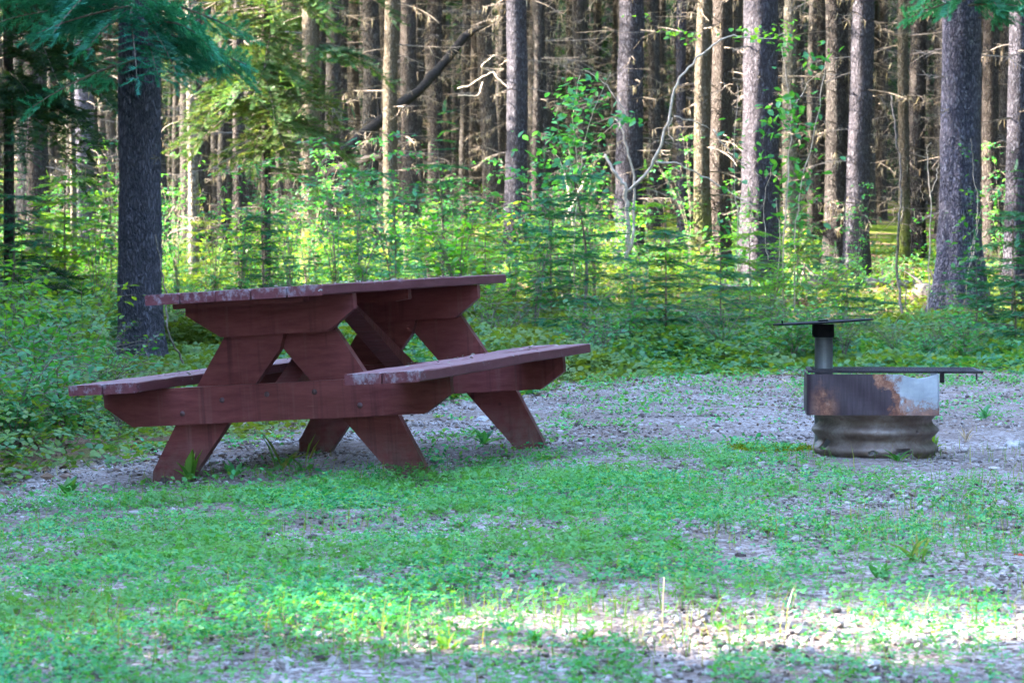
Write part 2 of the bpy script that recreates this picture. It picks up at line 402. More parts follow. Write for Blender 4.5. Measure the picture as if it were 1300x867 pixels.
def crown_mesh(seed, zlo, zhi, Rmax, n, sp=.5, wd_=1.5):
    r = np.random.default_rng(seed); mb = MB(); H = zhi - zlo
    for i in range(n):
        u = (i + r.random()) / n; z = zlo + H * u
        L = Rmax * ((1 - u) ** .8 * .95 + .08) * r.uniform(.7, 1.1); az = i * 2.4 + r.uniform(-.4, .4)
        O, D, S, A = bough_sprigs(L, r.uniform(.15, .4), r, .28, sp, .05)
        Rm = rotz(np.array([az]))[0]; Rs = frames(D) * S[:, None, None]
        scatter(mb, SPRIG_S[0] * (1, wd_, wd_), SPRIG_S[1], Rm[None] @ Rs, O @ Rm.T + np.array([0, 0, z]))
    return mb.mesh('crown')
CROWNS = [crown_mesh(1, 6.5, 14.5, 2.0, 70), crown_mesh(2, 8.0, 15.5, 1.7, 60), crown_mesh(3, 9.5, 15.5, 1.6, 45)]
LOWCROWN = crown_mesh(7, .3, 13.5, 2.7, 230, .46, 2.4)
for c in CROWNS: c.materials.append(M['needle_dark'])
LOWCROWN.materials.append(M['needle_dark'])

# dead branch sets shared by the farther trees
DEAD = []
for s in range(4):
    w, h = dead_branch_mesh(.12, .8, 9.0, 44, 40 + s, (.3, 1.2), 3)
    wm = w.mesh('dead_branches'); wm.materials.append(M['twig']); hm = h.mesh('lichen'); hm.materials.append(M['lichen'])
    DEAD.append((wm, hm))
def tree(px, wpx, D, label, bark='bark_brown', H=14, seed=0, flare=.3, sides=18, rings=50, lean=0, dead=True, crown=None, group=None, name='spruce_tree', crook=0.02, bumpy=.06, taper=.45, fl_h=.45, zref=1.6):
    x = wx(px, D); z = float(ground(x, D)); r0 = wpx / F * D / 2 / (1 - taper * zref / H)
    t = empty(name, (x, D, z - .02), label, 'tree', group)
    trunk_mb(r0, H, flare, sides, rings, bumpy, (lean, 0), seed, taper, fl_h, 4 + seed % 3, crook).obj('trunk', M[bark], t, smooth=True)
    if dead:
        k = seed % 4
        d = obj_of('dead_branches', DEAD[k][0], t); d.rotation_euler.z = seed * 1.7
        l = obj_of('lichen', DEAD[k][1], d)
        if lean:
            d.rotation_euler.y = math.atan(lean)
    if crown is not None:
        c = obj_of('crown', CROWNS[crown], t); c.rotation_euler.z = seed * 2.1
    return t

TR = [
 # px, width, D, label, bark, kwargs
 (655, 27, 38, 'spruce trunk sunlit on its left edge, rising behind the right end of the tabletop', 'bark_grey', dict(seed=3)),
 (800, 34, 40, 'stout spruce trunk half sunlit, directly behind the forked bare sapling', 'bark_grey', dict(seed=5, flare=.2)),
 (497, 19, 40, 'slim sunlit spruce trunk, brightest one above the middle of the tabletop', 'bark_mossy', dict(seed=6, flare=.15)),
 (890, 20, 36, 'slender trunk with yellow moss on its flared foot, left one of a touching pair', 'bark_mossy', dict(seed=8, flare=.8, lean=.012)),
 (915, 27, 36.3, 'dark shaded trunk, right one of the touching pair beside the broad grey trunk', 'bark_brown', dict(seed=9, flare=.3)),
 (1062, 29, 36.6, 'narrower left one of two trunks grown side by side, right of centre', 'bark_brown', dict(seed=10, lean=-.006)),
 (1088, 30, 36, 'thicker slightly leaning right one of two trunks grown side by side', 'bark_grey', dict(seed=11, lean=.014)),
 (48, 30, 32, 'brown trunk with pale left side standing in the foliage near the left edge', 'bark_brown', dict(seed=12)),
 (105, 28, 40, 'dark trunk behind a thin pale birch stem, left of the big dark trunk', 'bark_dark', dict(seed=13)),
 (1292, 31, 31, 'grey trunk cut off by the right edge of the photo', 'bark_grey', dict(seed=14)),
 (1258, 21, 38, 'dark brown trunk just right of the large grey flared trunk', 'bark_brown', dict(seed=15)),
 (1146, 14, 42, 'slim trunk lit on its left side between thick dark trunks at right', 'bark_mossy', dict(seed=16)),
 (1163, 22, 44, 'thick shadowed trunk immediately left of the large grey flared trunk', 'bark_brown', dict(seed=17)),
 (1003, 19, 44, 'pale trunk behind the cluster of leafy saplings', 'bark_pale', dict(seed=18, flare=.15)),
 (305, 15, 33, 'thin trunk wrapped by hanging yellow green boughs, left of centre', 'bark_brown', dict(seed=19)),
 (245, 13, 34, 'thin trunk with its lower half sunlit, just right of the big dark trunk', 'bark_pale', dict(seed=20, flare=.1)),
 (1040, 12, 46, 'thin dark trunk between the broad grey trunk and the side by side pair', 'bark_brown', dict(seed=21)),
 (520, 22, 46, 'dark trunk close behind the slim sunlit trunk above the tabletop', 'bark_brown', dict(seed=22)),
 (555, 17, 48, 'pinkish sunlit trunk under the leaning dead trunk', 'bark_brown', dict(seed=23)),
 (683, 13, 45, 'thin dark trunk right of the spruce sunlit on its left edge', 'bark_brown', dict(seed=24)),
 (865, 13, 46, 'thin grey trunk left of the pair with the mossy foot', 'bark_grey', dict(seed=25)),
 (92, 8, 30, 'very thin pale birch stem in front of a dark trunk at left', 'bark_pale', dict(seed=26, flare=.05, dead=False, name='birch_tree')),
]
for i, (px, w, D, lab, bk, kw) in enumerate(TR):
    tree(px, w, D, lab, bk, crown=i % 3 if i % 2 == 0 else None, **kw)

def big_tree(px, wpx, D, label, bark, seed, flare, boughs, fl_h=.5, lean=0., bumpy=.05, stubs=10, bmat='needle_teal', sp=.15, taper=.35):
    x = wx(px, D); z = float(ground(x, D)); H = 14
    r0 = wpx / F * D / 2 / (1 - taper * 1.6 / H)
    t = empty('spruce_tree', (x, D, z - .03), label, 'tree')
    trunk_mb(r0, H, flare, 48, 170, bumpy, (lean, 0), seed, taper, fl_h, 5).obj('trunk', M[bark], t, smooth=True)
    w, h = dead_branch_mesh(r0, .6, 4, stubs, seed + 70, (.08, .35), 1)
    d = w.obj('dead_branches', M['twig'], t)
    rr = np.random.default_rng(seed)
    for (bx, by, bD, az, L, dr, rise, dn, roll) in boughs:
        nb = MB(); wb = MB(); o = wp(bx, by, bD) - Vector((x, D, z - .03))
        add_bough(nb, wb, np.array(o), az, L, dr, rr, dn, sp, rise, SPRIG, .014, roll)
        b = wb.obj('branch', M['twig'], t); nb.obj('needles', M[bmat], b)
    c = obj_of('crown', CROWNS[seed % 3], t)
    return t
PI = math.pi
# big dark trunk on the left, carrying teal boughs
big_tree(178, 53, 22, 'large dark bark spruce standing left behind the table with teal boughs crossing it', 'bark_dark', 31, .22, [
    (178, 40, 21.75, -.35, 1.05, .42, -.05, 1.0, -.6), (178, 30, 21.75, -.9, .85, .55, -.1, 1.0, -.3),
    (172, 0, 21.7, PI + .35, 1.15, .25, -.03, 1.0, .55), (175, -30, 21.7, PI + .9, 1.1, .45, -.1, 1.0, .3),
    (178, 5, 21.7, -1.6, .75, .6, -.3, 1.0, .1), (172, 75, 21.8, PI + .1, .8, .4, -.2, .8, .5),
    (180, 0, 21.75, -.15, .9, .35, -.05, 1.0, -.6), (172, -70, 21.8, PI + .6, 1.3, .25, 0, 1.0, .5),
    (175, 45, 21.6, -.25, 1.05, .35, -.06, 1.3, -.8), (180, 60, 21.65, -1.1, .7, .35, -.08, 1.3, -.2), (172, -15, 21.5, PI + .2, 1.0, .2, -.03, 1.4, .8), (172, 10, 21.6, PI + .55, .9, .3, -.05, 1.3, .6), (176, 20, 21.5, -2.2, .7, .4, -.1, 1.3, .3), (178, 30, 21.6, -.7, 1.2, .35, -.03, 1.2, -.7),
    (172, -50, 21.6, PI + .1, 1.3, .3, 0, 1.0, .5), (178, -60, 21.6, -.5, .9, .3, 0, .9, -.5),
], bumpy=.045, fl_h=.3)
big_tree(1217, 50, 27, 'large grey flared trunk at right, the sunlit leaves of a sapling before it', 'bark_lilac', 35, .85, [
    (1222, 5, 26.5, -2.9, .65, .3, -.05, 1.4, .8), (1226, -10, 26.5, -.2, .9, .15, 0, 1.4, -.8), (1226, 5, 26.4, -.6, .8, .25, -.03, 1.4, -.6), (1222, 0, 26.5, -2.2, .6, .3, -.1, 1.3, .5), (1224, -10, 26.4, -1.2, .6, .3, -.1, 1.3, 0),
    (1222, -25, 26.6, -1.35, .75, .35, -.1, 1.0, 0), (1222, -30, 26.6, -2.3, .9, .3, -.15, 1.0, .3), (1226, -25, 26.6, -.5, .8, .4, -.08, 1., -.5),
    (1230, -45, 26.5, -.15, 1.0, .3, -.05, 1., -.6), (1218, -60, 26.5, -2.8, .9, .4, -.1, 1., .5), (1222, -50, 26.5, -1.0, .9, .5, -.1, 1., -.2),
], fl_h=.42, bumpy=.05, lean=.006)
big_tree(965, 45, 33, 'broad grey trunk with furrowed flared foot, right of centre', 'bark_grey', 39, .36, [], fl_h=.8, bumpy=.04, stubs=22)

# spruce with hanging sunlit boughs, left of centre
def drooping(px, D, label, items, bmat, seed, wpx=12, bark='bark_brown'):
    x = wx(px, D); z = float(ground(x, D)); t = empty('spruce_tree', (x, D, z), label, 'tree')
    trunk_mb(wpx / F * D / 2, 12, .2, 12, 40, .06, (0, 0), seed, .4).obj('trunk', M[bark], t, smooth=True)
    rr = np.random.default_rng(seed)
    for (by, az, L, dr, rise) in items:
        nb = MB(); wb = MB(); o = wp(px, by, D) - Vector((x, D, z))
        add_bough(nb, wb, np.array(o), az, L, dr, rr, 1.0, .20, rise, SPRIG, .012, rr.uniform(-.3, .3))
        b = wb.obj('branch', M['twig'], t); nb.obj('needles', M[bmat], b)
    k = seed % 4
    d = obj_of('dead_branches', DEAD[k][0], t); obj_of('lichen', DEAD[k][1], d)
    return t
rb = np.random.default_rng(77)
drooping(338, 30, 'young spruce draped with sunlit yellow green hanging boughs, left of centre',
         [(rb.uniform(-90, 150), rb.uniform(0, 6.28), rb.uniform(.6, 1.15), rb.uniform(.3, .7), rb.uniform(-.2, .05)) for _ in range(46)]
         + [(rb.uniform(150, 215), rb.uniform(0, 6.28), rb.uniform(.5, .8), rb.uniform(.3, .7), -.1) for _ in range(6)], 'needle_lit', 4)
drooping(395, 38, 'shaggy trunk with dark green low boughs, above the left half of the tabletop',
         [(170, PI + .3, .9, .5, -.1), (210, PI - .2, .7, .5, -.1), (240, -.6, .6, .4, 0), (250, PI, .7, .4, -.1), (60, -.3, .6, .4, 0), (30, .2, .5, .3, 0), (100, PI + .5, .7, .4, 0), (60, .4, 1.2, .4, 0), (20, PI - .4, 1.3, .5, 0), (130, 2.6, 1.0, .4, 0), (-30, -.5, 1.4, .5, 0)], 'needle_dark', 8, 25, 'bark_mossy')
drooping(12, 25, 'spruce at the left edge with long dark boughs hanging low',
         [(rb.uniform(-140, 150), rb.uniform(-1.3, 1.0), rb.uniform(.7, 1.5), rb.uniform(.25, .6), rb.uniform(-.25, .05)) for _ in range(30)]
         + [(330, -.3, .6, .25, 0), (380, -.5, .7, .2, 0), (355, .3, .6, .2, 0)], 'needle_dark', 5, 14)

# farther trees, individually
FARM = []
for s in range(6):
    mb = trunk_mb(.16, 14, .3, 12, 40, .07, ((s - 2.5) * .013, .004 * s), 60 + s, .45, .4, 5, .03 + .025 * (s % 3)); me = mb.mesh('trunk', True); me.materials.append(M['bark_far']); FARM.append(me)
pts = [(wx(p, d), d) for p, w, d, *_ in TR]
G1 = 'trunks standing deep in the forest'
n = 0; tries = 0
fr = np.random.default_rng(21)
while n < 205 and tries < 9000:
    tries += 1
    d = math.sqrt(fr.uniform(42 ** 2, 82 ** 2)); x = fr.uniform(-.215, .215) * d
    if any((x - a) ** 2 + (d - b) ** 2 < (.8 if d < 60 else .6) ** 2 for a, b in pts): continue
    px = 650 + x / d * F
    if d < 46 and (590 < px < 640 or 700 < px < 770 or 810 < px < 850): continue
    pts.append((x, d)); n += 1
    z = float(ground(x, d)); s = fr.uniform(.4, 1.15)
    t = empty('spruce_tree', (x, d, z - .05), 'brown spruce trunk among many deep in the shaded forest', 'tree', G1)
    tr = obj_of('trunk', FARM[n % 6], t); tr.scale = (s, s, 1); tr.rotation_euler.z = fr.uniform(0, 6.28)
    if n % 5 in (0, 2, 3):
        dd = obj_of('dead_branches', DEAD[n % 4][0], t); dd.rotation_euler.z = fr.uniform(0, 6.28); l = obj_of('lichen', DEAD[n % 4][1], dd); dd.scale = (s * 1.3, s * 1.3, fr.uniform(.6, 1.2))
    if n % 2:
        c = obj_of('crown', CROWNS[n % 3], t); c.rotation_euler.z = fr.uniform(0, 6.28)

# far-off wood that reads as one mass
def far_wood():
    r = np.random.default_rng(9); mb = MB(); h = MB(); wd = MB()
    for i in range(200):
        x = -36 + i * .36 + r.uniform(-.1, .1); d = r.uniform(119, 122); z = float(ground(x, min(d, 110))); tube(mb, [(x, d, z - .5), (x, d, z + 16)], [.26, .15], 7, False)
    for i in range(620):
        d = r.uniform(84, 118); x = r.uniform(-.27, .27) * d; z = float(ground(x, d)); rr_ = r.uniform(.07, .2)
        tube(mb, [(x, d, z - .3), (x + r.uniform(-.1, .1), d, z + 6), (x + r.uniform(-.2, .2), d, z + 14)], [rr_ * 1.2, rr_, rr_ * .6], 7, False)
    o = mb.obj('distant_wood_trunks', M['bark_far']); tag(o, 'mass of distant brown trunks closing the view at the back of the forest', 'distant wood', kind='stuff')
    n = 110000; d = r.uniform(76, 120, n); x = r.uniform(-.28, .28, n) * d; z = ground(x, d) + 15 * r.random(n) ** .8
    keep = vnoise(x * .5, z * .5 + d * .2, 5) > .22; d, x, z = d[keep], x[keep], z[keep]; n = len(d)
    R = rotz(r.uniform(0, 6.28, n)) @ roty(r.uniform(-.4, .9, n)) * r.uniform(.25, .6, n)[:, None, None]
    scatter(h, SPRIG_S[0], SPRIG_S[1], R, np.stack([x, d, z], 1))
    o = h.obj('distant_wood_twigs', M['needle_dark']); tag(o, 'dark mass of twigs and needles between the distant trunks', 'distant wood', kind='stuff')
far_wood()

# unseen spruces around the view, placed to shade the clearing and block low sky
G2 = 'unseen spruces placed to block light'
sh = np.random.default_rng(3)
SH = [(-7.2, 9.4, 1.0), (-5.7, 4.75, .8), (-7.8, 11.2, 1.05), (-7.0, 13.6, .95), (-7.6, 16.2, 1.1), (-8.2, 19.0, 1.0), (-11, 10.0, 1.15), (-11.5, 12.8, 1.15), (-11, 15.6, 1.2), (-12, 18.6, 1.2),
      (-10.5, 25.0, .95), (-7.8, 22.6, 1.0), (-8.4, 27.0, .9), (-13, 28.5, 1.0),
      (9.5, 3.5, 1.0), (9.2, 7.5, 1.0), (9.8, 11.5, 1.0), (9.4, 15.5, 1.0), (9.6, 20, 1.0), (13, 5.5, 1.2), (13, 10, 1.2), (13.5, 15, 1.2), (9.5, 25, 1.1), (-6, -13, 1.2), (7, -11, 1.2), (10, -4, 1.2), (-10, -5, 1.3), (-12, -1, 1.2), (-5, -18, 1.5), (5.5, -17, 1.5),
      (9.3, 0, 1.0), (6, -14, 1.3), (-9, -9, 1.2), (8, -20, 1.5), (-8, -21, 1.5), (12, -9, 1.3), (13, 0, 1.3), (14, 20, 1.3), (-12, -13, 1.3),
      (11, 30, 1.2), (12, 35, 1.3), (13.5, 40, 1.3), (14.5, 46, 1.3), (16, 52, 1.4), (17.5, 58, 1.4), (19, 65, 1.5), (21, 72, 1.5), (24, 80, 1.5), (16, 32, 1.4), (19, 42, 1.5), (22, 54, 1.6),
      (-7.5, 4.6, 1.05), (-11.5, 4.3, 1.15), (-13, 21.8, 1.1), (-15, 11.5, 1.3), (-15.5, 15, 1.3), (-16, 10.2, 1.2), (-9.5, .2, 1.1), (-16, 4.2, 1.2)]
for i, (x, y, s) in enumerate(SH):
    t = empty('spruce_tree', (x, y, 0), 'unseen full green spruce placed around the view to block sun and sky', 'tree', G2, sh.uniform(0, 6.28))
    tr = obj_of('trunk', FARM[i % 6], t); c = obj_of('crown', LOWCROWN, t); c.scale = (s, s, s * (1.25 if (x > 0 or y < 1) else 1)); tr.scale = (.9, .9, 1)

G3 = 'unseen spruces added to dapple the sun'
for (x, y) in ((-21, 10.8), (-25, 9.75)):  # unseen crowns added in the sun's path to dapple the foreground
    t = empty('spruce_tree', (x, y, 0), 'unseen high crowned spruce added far left to dapple the foreground sun, the %s one' % ('nearer' if x > -22 else 'farther'), 'tree', None, x)
    obj_of('trunk', FARM[2], t); c = obj_of('crown', CROWNS[2 if x < -22 else 1], t); c.scale = (.85, .85, 1)
LH = [(-17, 33), (-12.5, 43), (-22, 49.5), (-14, 48.5), (-15.5, 54), (-19, 50), (-18, 60), (-21, 66), (-20, 73), (-24, 58), (-22, 45)]
for i, (x, y) in enumerate(LH):  # unseen trees added left of view to break sunlight into dapples
    t = empty('spruce_tree', (x, y, float(ground(x, y))), 'unseen high crowned spruce added left of the view to dapple the forest', 'tree', G3, i * 1.3)
    obj_of('trunk', FARM[i % 6], t); c = obj_of('crown', CROWNS[i % 3], t); c.scale = (1.15, 1.15, 1.)
# ------------------------------------------------------------------ saplings and shrubs
def fir_meshes(H, R, nwh, seed, sp, matn, low=.1, per=5, dens=.7):
    r = np.random.default_rng(seed); nb = MB(); wb = MB()
    P = [(0, 0, -.05), (.02 * H * r.normal(), 0, H * .5), (.02 * H * r.normal(), .01, H)]
    tube(wb, curve_pts(P, 8), np.linspace(.010 * H + .003, .002, 8), 6, False)
    for i in range(nwh):
        u = i / nwh; z = H * (low + (1 - low) * u)
        for k in range(per):
            L = R * ((1 - u) ** .75 + .08) * r.uniform(.7, 1.15)
            add_bough(nb, wb, np.array([0, 0, z + r.normal(0, .02)]), k / per * 6.28 + i * .9 + r.uniform(-.3, .3), L, r.uniform(.05, .22), r, dens, sp, .16, SPRIG_F, .004, r.uniform(-.15, .15))
    add_bough(nb, None, np.array([0, 0, H * .97]), 0, .08 * H, 0, r, 1, sp, 3, SPRIG_F)
    a = nb.mesh('needles'); b = wb.mesh('stem'); a.materials.append(M[matn]); b.materials.append(M['twig']); return a, b
FIR = {'a': fir_meshes(1.3, .62, 9, 1, .10, 'fir'), 'b': fir_meshes(.8, .5, 7, 2, .09, 'fir'), 'c': fir_meshes(1.7, .7, 8, 3, .12, 'fir', .2, 4, .5), 'd': fir_meshes(1.4, .7, 8, 4, .11, 'fir_yel'), 'e': fir_meshes(.5, .38, 5, 5, .08, 'fir')}
def fir(px, D, kind, label, s=1., group=None, rz=0., name='fir_sapling', zs=1.):
    x = wx(px, D); t = empty(name, (x, D, float(ground(x, D))), label, 'sapling', group, rz); t.scale = (s, s, s * zs)
    obj_of('stem', FIR[kind][1], t); obj_of('needles', FIR[kind][0], t); return t
for a in [
 (735, 21.8, 'c', 'tall slim fir sapling with layered teal branches, right of the tabletop', 1.0, None, .4),
 (845, 21.6, 'a', 'low spreading fir sapling behind the gravel, between table and fire pit', .9, None, 1.1),
 (915, 22.4, 'b', 'small dark fir sapling under the touching tree pair', 1.1, None, 2.),
 (700, 24.5, 'a', 'fir sapling behind the tall slim one, close to the tabletop corner', 1., None, 2.6),
 (1285, 24.0, 'a', 'fir sapling at the right edge beside the large grey flared trunk', 1.0, None, .9),
 (1240, 22.3, 'b', 'bushy low fir sapling behind the right end of the fire pit grate', 1.0, None, 1.9),
 (1290, 21.9, 'e', 'tiny fir sapling at the right edge of the gravel', 1.5, None, 1.0),
 (85, 27, 'd', 'yellow green fir sapling with level sunlit branches, left of the big dark trunk', 1.2, None, .3),
 (140, 29, 'd', 'sunlit fir sapling peeking out left of the big dark trunk', 1.1, None, 2.3),
 (20, 24, 'c', 'dark fir sapling at the left edge of the photo', .9, None, 2.),
 (462, 27, 'c', 'fir sapling with level branches right above the middle of the tabletop', 1.0, None, 3.),
 (560, 28, 'c', 'broad fir sapling above the right half of the tabletop', 1.05, None, 1.3),
 (820, 30, 'd', 'yellowish fir sapling left of the mossy trunk foot', .95, None, 1.6),
 (1075, 22.6, 'b', 'small fir sapling seen over the fire pit plate', .8, None, 2.8),
]: fir(a[0], a[1], a[2], a[3], a[4], a[5], a[6])
GF = 'young firs in the undergrowth'
fr2 = np.random.default_rng(52)
cnt = 0
for i in range(90):
    D = fr2.uniform(21, 40); px = fr2.uniform(-60, 1360)
    if px > 760 and D > 26 and fr2.random() < .75: continue
    if 930 < px < 1130 and D < 24: continue
    x = wx(px, D)
    if D < 24: continue
    k = ['b', 'e', 'e', 'a', 'd', 'b'][i % 6]
    fir(px, D, k, 'knee high young fir growing in the green undergrowth', fr2.uniform(.6, 1.0), GF, fr2.uniform(0, 6.28)); cnt += 1

def leaf_cloud(mb, P, size, r, tmpl=LEAF, flat=.7, up=.0):
    n = len(P); S = np.asarray(size) * r.uniform(.7, 1.25, n)
    R = rotz(r.uniform(0, 6.28, n)) @ roty(r.normal(up, flat * .5, n)) @ rotx(r.normal(0, flat * .5, n)) * S[:, None, None]
    scatter(mb, tmpl[0], tmpl[1], R, P)
def shrub_mesh(H, R, stems, leaves, size, seed, matn, spread=.5, low=.2, stemr=.006, smat='twig'):
    r = np.random.default_rng(seed); w = MB(); l = MB(); P = []
    for s in range(stems):
        az = r.uniform(0, 6.28); tip = np.array([math.cos(az), math.sin(az), 0]) * R * r.uniform(.3, 1) + np.array([0, 0, H * r.uniform(.65, 1.05)])
        c = curve_pts([(0, 0, -.03), tip * .45 * (.5, .5, 1.2), tip], 9); tube(w, c, np.linspace(stemr, .0015, 9), 4, False)
        for b in range(5):
            q = c[r.integers(3, 9)]; e = q + np.array([r.normal(), r.normal(), r.uniform(-.1, .6)]) * R * .3
            tube(w, [q, (q + e) / 2 + (0, 0, .01), e], [.003, .002, .001], 3, False)
            m = max(2, int(leaves / stems / 8))
            P += [q + (e - q) * r.random() + r.normal(0, .02, 3) for _ in range(m)]
        m = int(leaves / stems / 3); u = r.uniform(low, 1, m) * 8
        for k in u: P.append(c[int(k)] + r.normal(0, .04 * R + .015, 3))
    P = np.array(P); P[:, 2] = np.maximum(P[:, 2], .02); leaf_cloud(l, P, size, r)
    a = l.mesh('leaves'); b = w.mesh('stems'); a.materials.append(M[matn]); b.materials.append(M[smat]); return a, b
SHR = {'bush': shrub_mesh(.62, .42, 9, 300, .065, 1, 'leaf'), 'bush2': shrub_mesh(.5, .45, 10, 340, .05, 2, 'leaf'), 'yel': shrub_mesh(.95, .4, 8, 240, .07, 3, 'leaf_yel'),
       'tall': shrub_mesh(1.5, .5, 6, 260, .06, 4, 'leaf', low=.35), 'low': shrub_mesh(.3, .3, 8, 150, .06, 5, 'leaf'), 'fine': shrub_mesh(.55, .4, 12, 420, .032, 6, 'cover')}
def shrub(px, D, kind, label, s=1., group=None, rz=0., name='leafy_shrub', cat='shrub', dy=0):
    x = wx(px, D); t = empty(name, (x, D, float(ground(x, D))), label, cat, group, rz); t.scale = (s, s, s)
    obj_of('stems', SHR[kind][1], t); obj_of('leaves', SHR[kind][0], t); return t
for a in [
 (105, 16.5, 'yel', 'light green sapling with broad leaves rising behind the left bench end', .9, .2),
 (20, 12.0, 'bush', 'dense green bush at the left edge nearest the gravel', .8, 1.),
 (75, 12.8, 'bush2', 'green bush below the end of the left bench seat', .85, 2.),
 (45, 14.4, 'bush', 'green bush rising left of the bench end, at its height', .95, 3.),
 (130, 14.2, 'fine', 'fine leaved bush between the left bench and the big dark trunk', .9, 4.),
 (5, 15.8, 'yel', 'tall bright leaved bush behind the others at the left edge', .75, 5.),
 (120, 18.5, 'fine', 'fine leaved bush left of the foot of the big dark trunk', .8, .5),
 (640, 21.3, 'fine', 'fine leaved bush just behind the far end of the right bench', 1., 1.5),
 (1225, 21.3, 'bush', 'bright broad leaved bush at the right behind the grate', .7, 2.5),
 (980, 22.3, 'fine', 'fine leaved bush left of the fire pit plate', .9, 3.5),
 (1180, 23.2, 'bush2', 'leafy bush before the large grey flared trunk', .7, 4.5),
 (800, 21.6, 'bush2', 'leafy bush behind the gravel below the forked bare sapling', .8, 5.5),
 (1130, 22.8, 'low', 'low leafy plant below the large grey flared trunk', 1.1, 5.9),
]: shrub(a[0], a[1], a[2], a[3], a[4], None, a[5])
GE = 'bushes along the edge of the gravel'
for i in range(40):
    px = fr2.uniform(560, 1330) if i < 30 else fr2.uniform(-40, 200); D0 = 20.0
    for _ in range(4): D0 = float(edge_y(wx(px, D0)))
    D = D0 + fr2.uniform(.3, 1.6)
    shrub(px, D, ['bush', 'low', 'bush2', 'fine', 'low'][i % 5], 'low leafy bush at the edge where the gravel meets the forest', fr2.uniform(.55, .95) * (.8 if px > 930 else 1), GE, fr2.uniform(0, 6.28))
GS = 'leafy bushes in the undergrowth'
for i in range(115):
    D = fr2.uniform(24, 38) if i < 75 else fr2.uniform(30, 46); px = fr2.uniform(-40, 800) if i < 90 else fr2.uniform(600, 1340)
    shrub(px, D, ['tall', 'yel', 'tall', 'yel', 'bush2'][i % 5], 'leafy green bush somewhere in the sunlit undergrowth behind the clearing', fr2.uniform(.8, 1.25), GS, fr2.uniform(0, 6.28))
for i in range(120):
    D = fr2.uniform(17, 44); px = fr2.uniform(-60, 1360)
    x = wx(px, D)
    if D < edge_y(x) + .7 or (130 < px < 430 and D < 23): continue
    if px > 740 and D > 25 and fr2.random() < .5: continue
    k = ['fine', 'tall', 'yel', 'bush2', 'low', 'yel'][i % 6]
    if px > 860 and k == 'tall': k = 'low'
    shrub(px, D, k, 'leafy green bush somewhere in the sunlit undergrowth behind the clearing', fr2.uniform(.6, 1.05), GS, fr2.uniform(0, 6.28))

# pixel-measured slender saplings (bent stems traced at one depth each, built at real thickness)
def stem_tree(D, label, stems, leafspec, name='birch_sapling', mt='twig_pale', lm='leaf', cat='sapling', seed=0, lsize=.07, jitter=.5):
    r = np.random.default_rng(seed)
    b = stems[0][0][0]; x = wx(b[0], D); z = float(ground(x, D)); org = np.array([x, D, z])
    t = empty(name, org, label, cat); w = MB()
    for pts_, r0, r1 in stems:
        dy = np.cumsum(r.normal(0, .06, len(pts_))); dy[0] = 0
        P = [np.array(wp(px, py, D)) + (0, dd, 0) - org for (px, py), dd in zip(pts_, dy)]
        c = curve_pts(P, len(P) * 5); c[1:] += r.normal(0, .007, c[1:].shape); tube(w, c, np.linspace(r0, r1, len(c)), 6, True)
    w.obj('stems', M[mt], t, smooth=True)
    if leafspec:
        l = MB(); P = []
        for (cx, cy, rx, ry, n) in leafspec:
            for _ in range(n):
                a = r.normal(0, .5, 2); P.append(np.array(wp(cx + a[0] * rx, cy + a[1] * ry, D)) + (0, r.normal(0, jitter * .25), 0) - org)
        leaf_cloud(l, np.array(P), lsize, r, flat=.9); l.obj('leaves', M[lm], t)
    return t
stem_tree(26, 'forked bare sapling with a long pale curved limb arching right', [
    ([(796, 330), (797, 290), (795, 240)], .024, .020), ([(800, 318), (806, 275), (803, 215), (790, 165), (783, 150)], .016, .006),
    ([(795, 240), (780, 218), (768, 195)], .02, .012),
    ([(797, 243), (824, 215), (845, 165), (858, 110), (875, 85), (905, 58), (928, 45), (965, 48), (1000, 40)], .016, .004),
    ([(833, 207), (860, 208), (885, 220), (930, 245), (957, 262)], .010, .005),
    ([(855, 148), (885, 156), (905, 165)], .007, .003), ([(853, 150), (848, 170), (855, 180)], .006, .003),
    ([(905, 165), (925, 195), (965, 225)], .006, .003), ([(797, 150), (770, 110), (745, 90)], .006, .002)],
    [(812, 22, 20, 6, 6), (862, 45, 34, 8, 26), (960, 45, 45, 10, 40), (995, 42, 22, 16, 24)], name='deciduous_sapling', lm='leaf_yel', seed=3)
stem_tree(25, 'leafy sapling with small rounded leaves left of the forked bare sapling', [
    ([(735, 395), (728, 330), (735, 230), (728, 150), (737, 95)], .008, .003), ([(733, 230), (750, 150), (775, 95)], .005, .002), ([(732, 260), (710, 200), (690, 190)], .005, .002), ([(733, 200), (770, 165), (800, 150)], .004, .002)],
    [(735, 125, 35, 30, 110), (725, 175, 50, 25, 120), (700, 215, 55, 20, 90), (735, 235, 45, 30, 80), (785, 152, 30, 10, 30), (670, 280, 40, 60, 80)], lm='leaf', seed=4, lsize=.085)
stem_tree(25.5, 'clump of thin pale stems with round green leaves before the broad grey trunk', [
    ([(995, 405), (993, 330), (997, 240), (1002, 150), (990, 60)], .009, .003), ([(986, 378), (990, 300), (984, 250)], .006, .003), ([(1008, 400), (1009, 320), (1015, 240), (1035, 150), (1045, 80)], .008, .003),
    ([(1003, 150), (1030, 100), (1060, 97)], .005, .002), ([(932, 360), (935, 280), (930, 220), (935, 110)], .006, .002), ([(975, 330), (970, 270), (980, 210)], .004, .002)],
    [(1000, 150, 40, 40, 110), (1005, 230, 45, 50, 110), (1030, 75, 25, 22, 30), (1000, 60, 20, 20, 20), (1010, 290, 50, 40, 36), (930, 280, 22, 60, 30), (940, 180, 25, 30, 16)], lm='leaf', seed=5, lsize=.09)
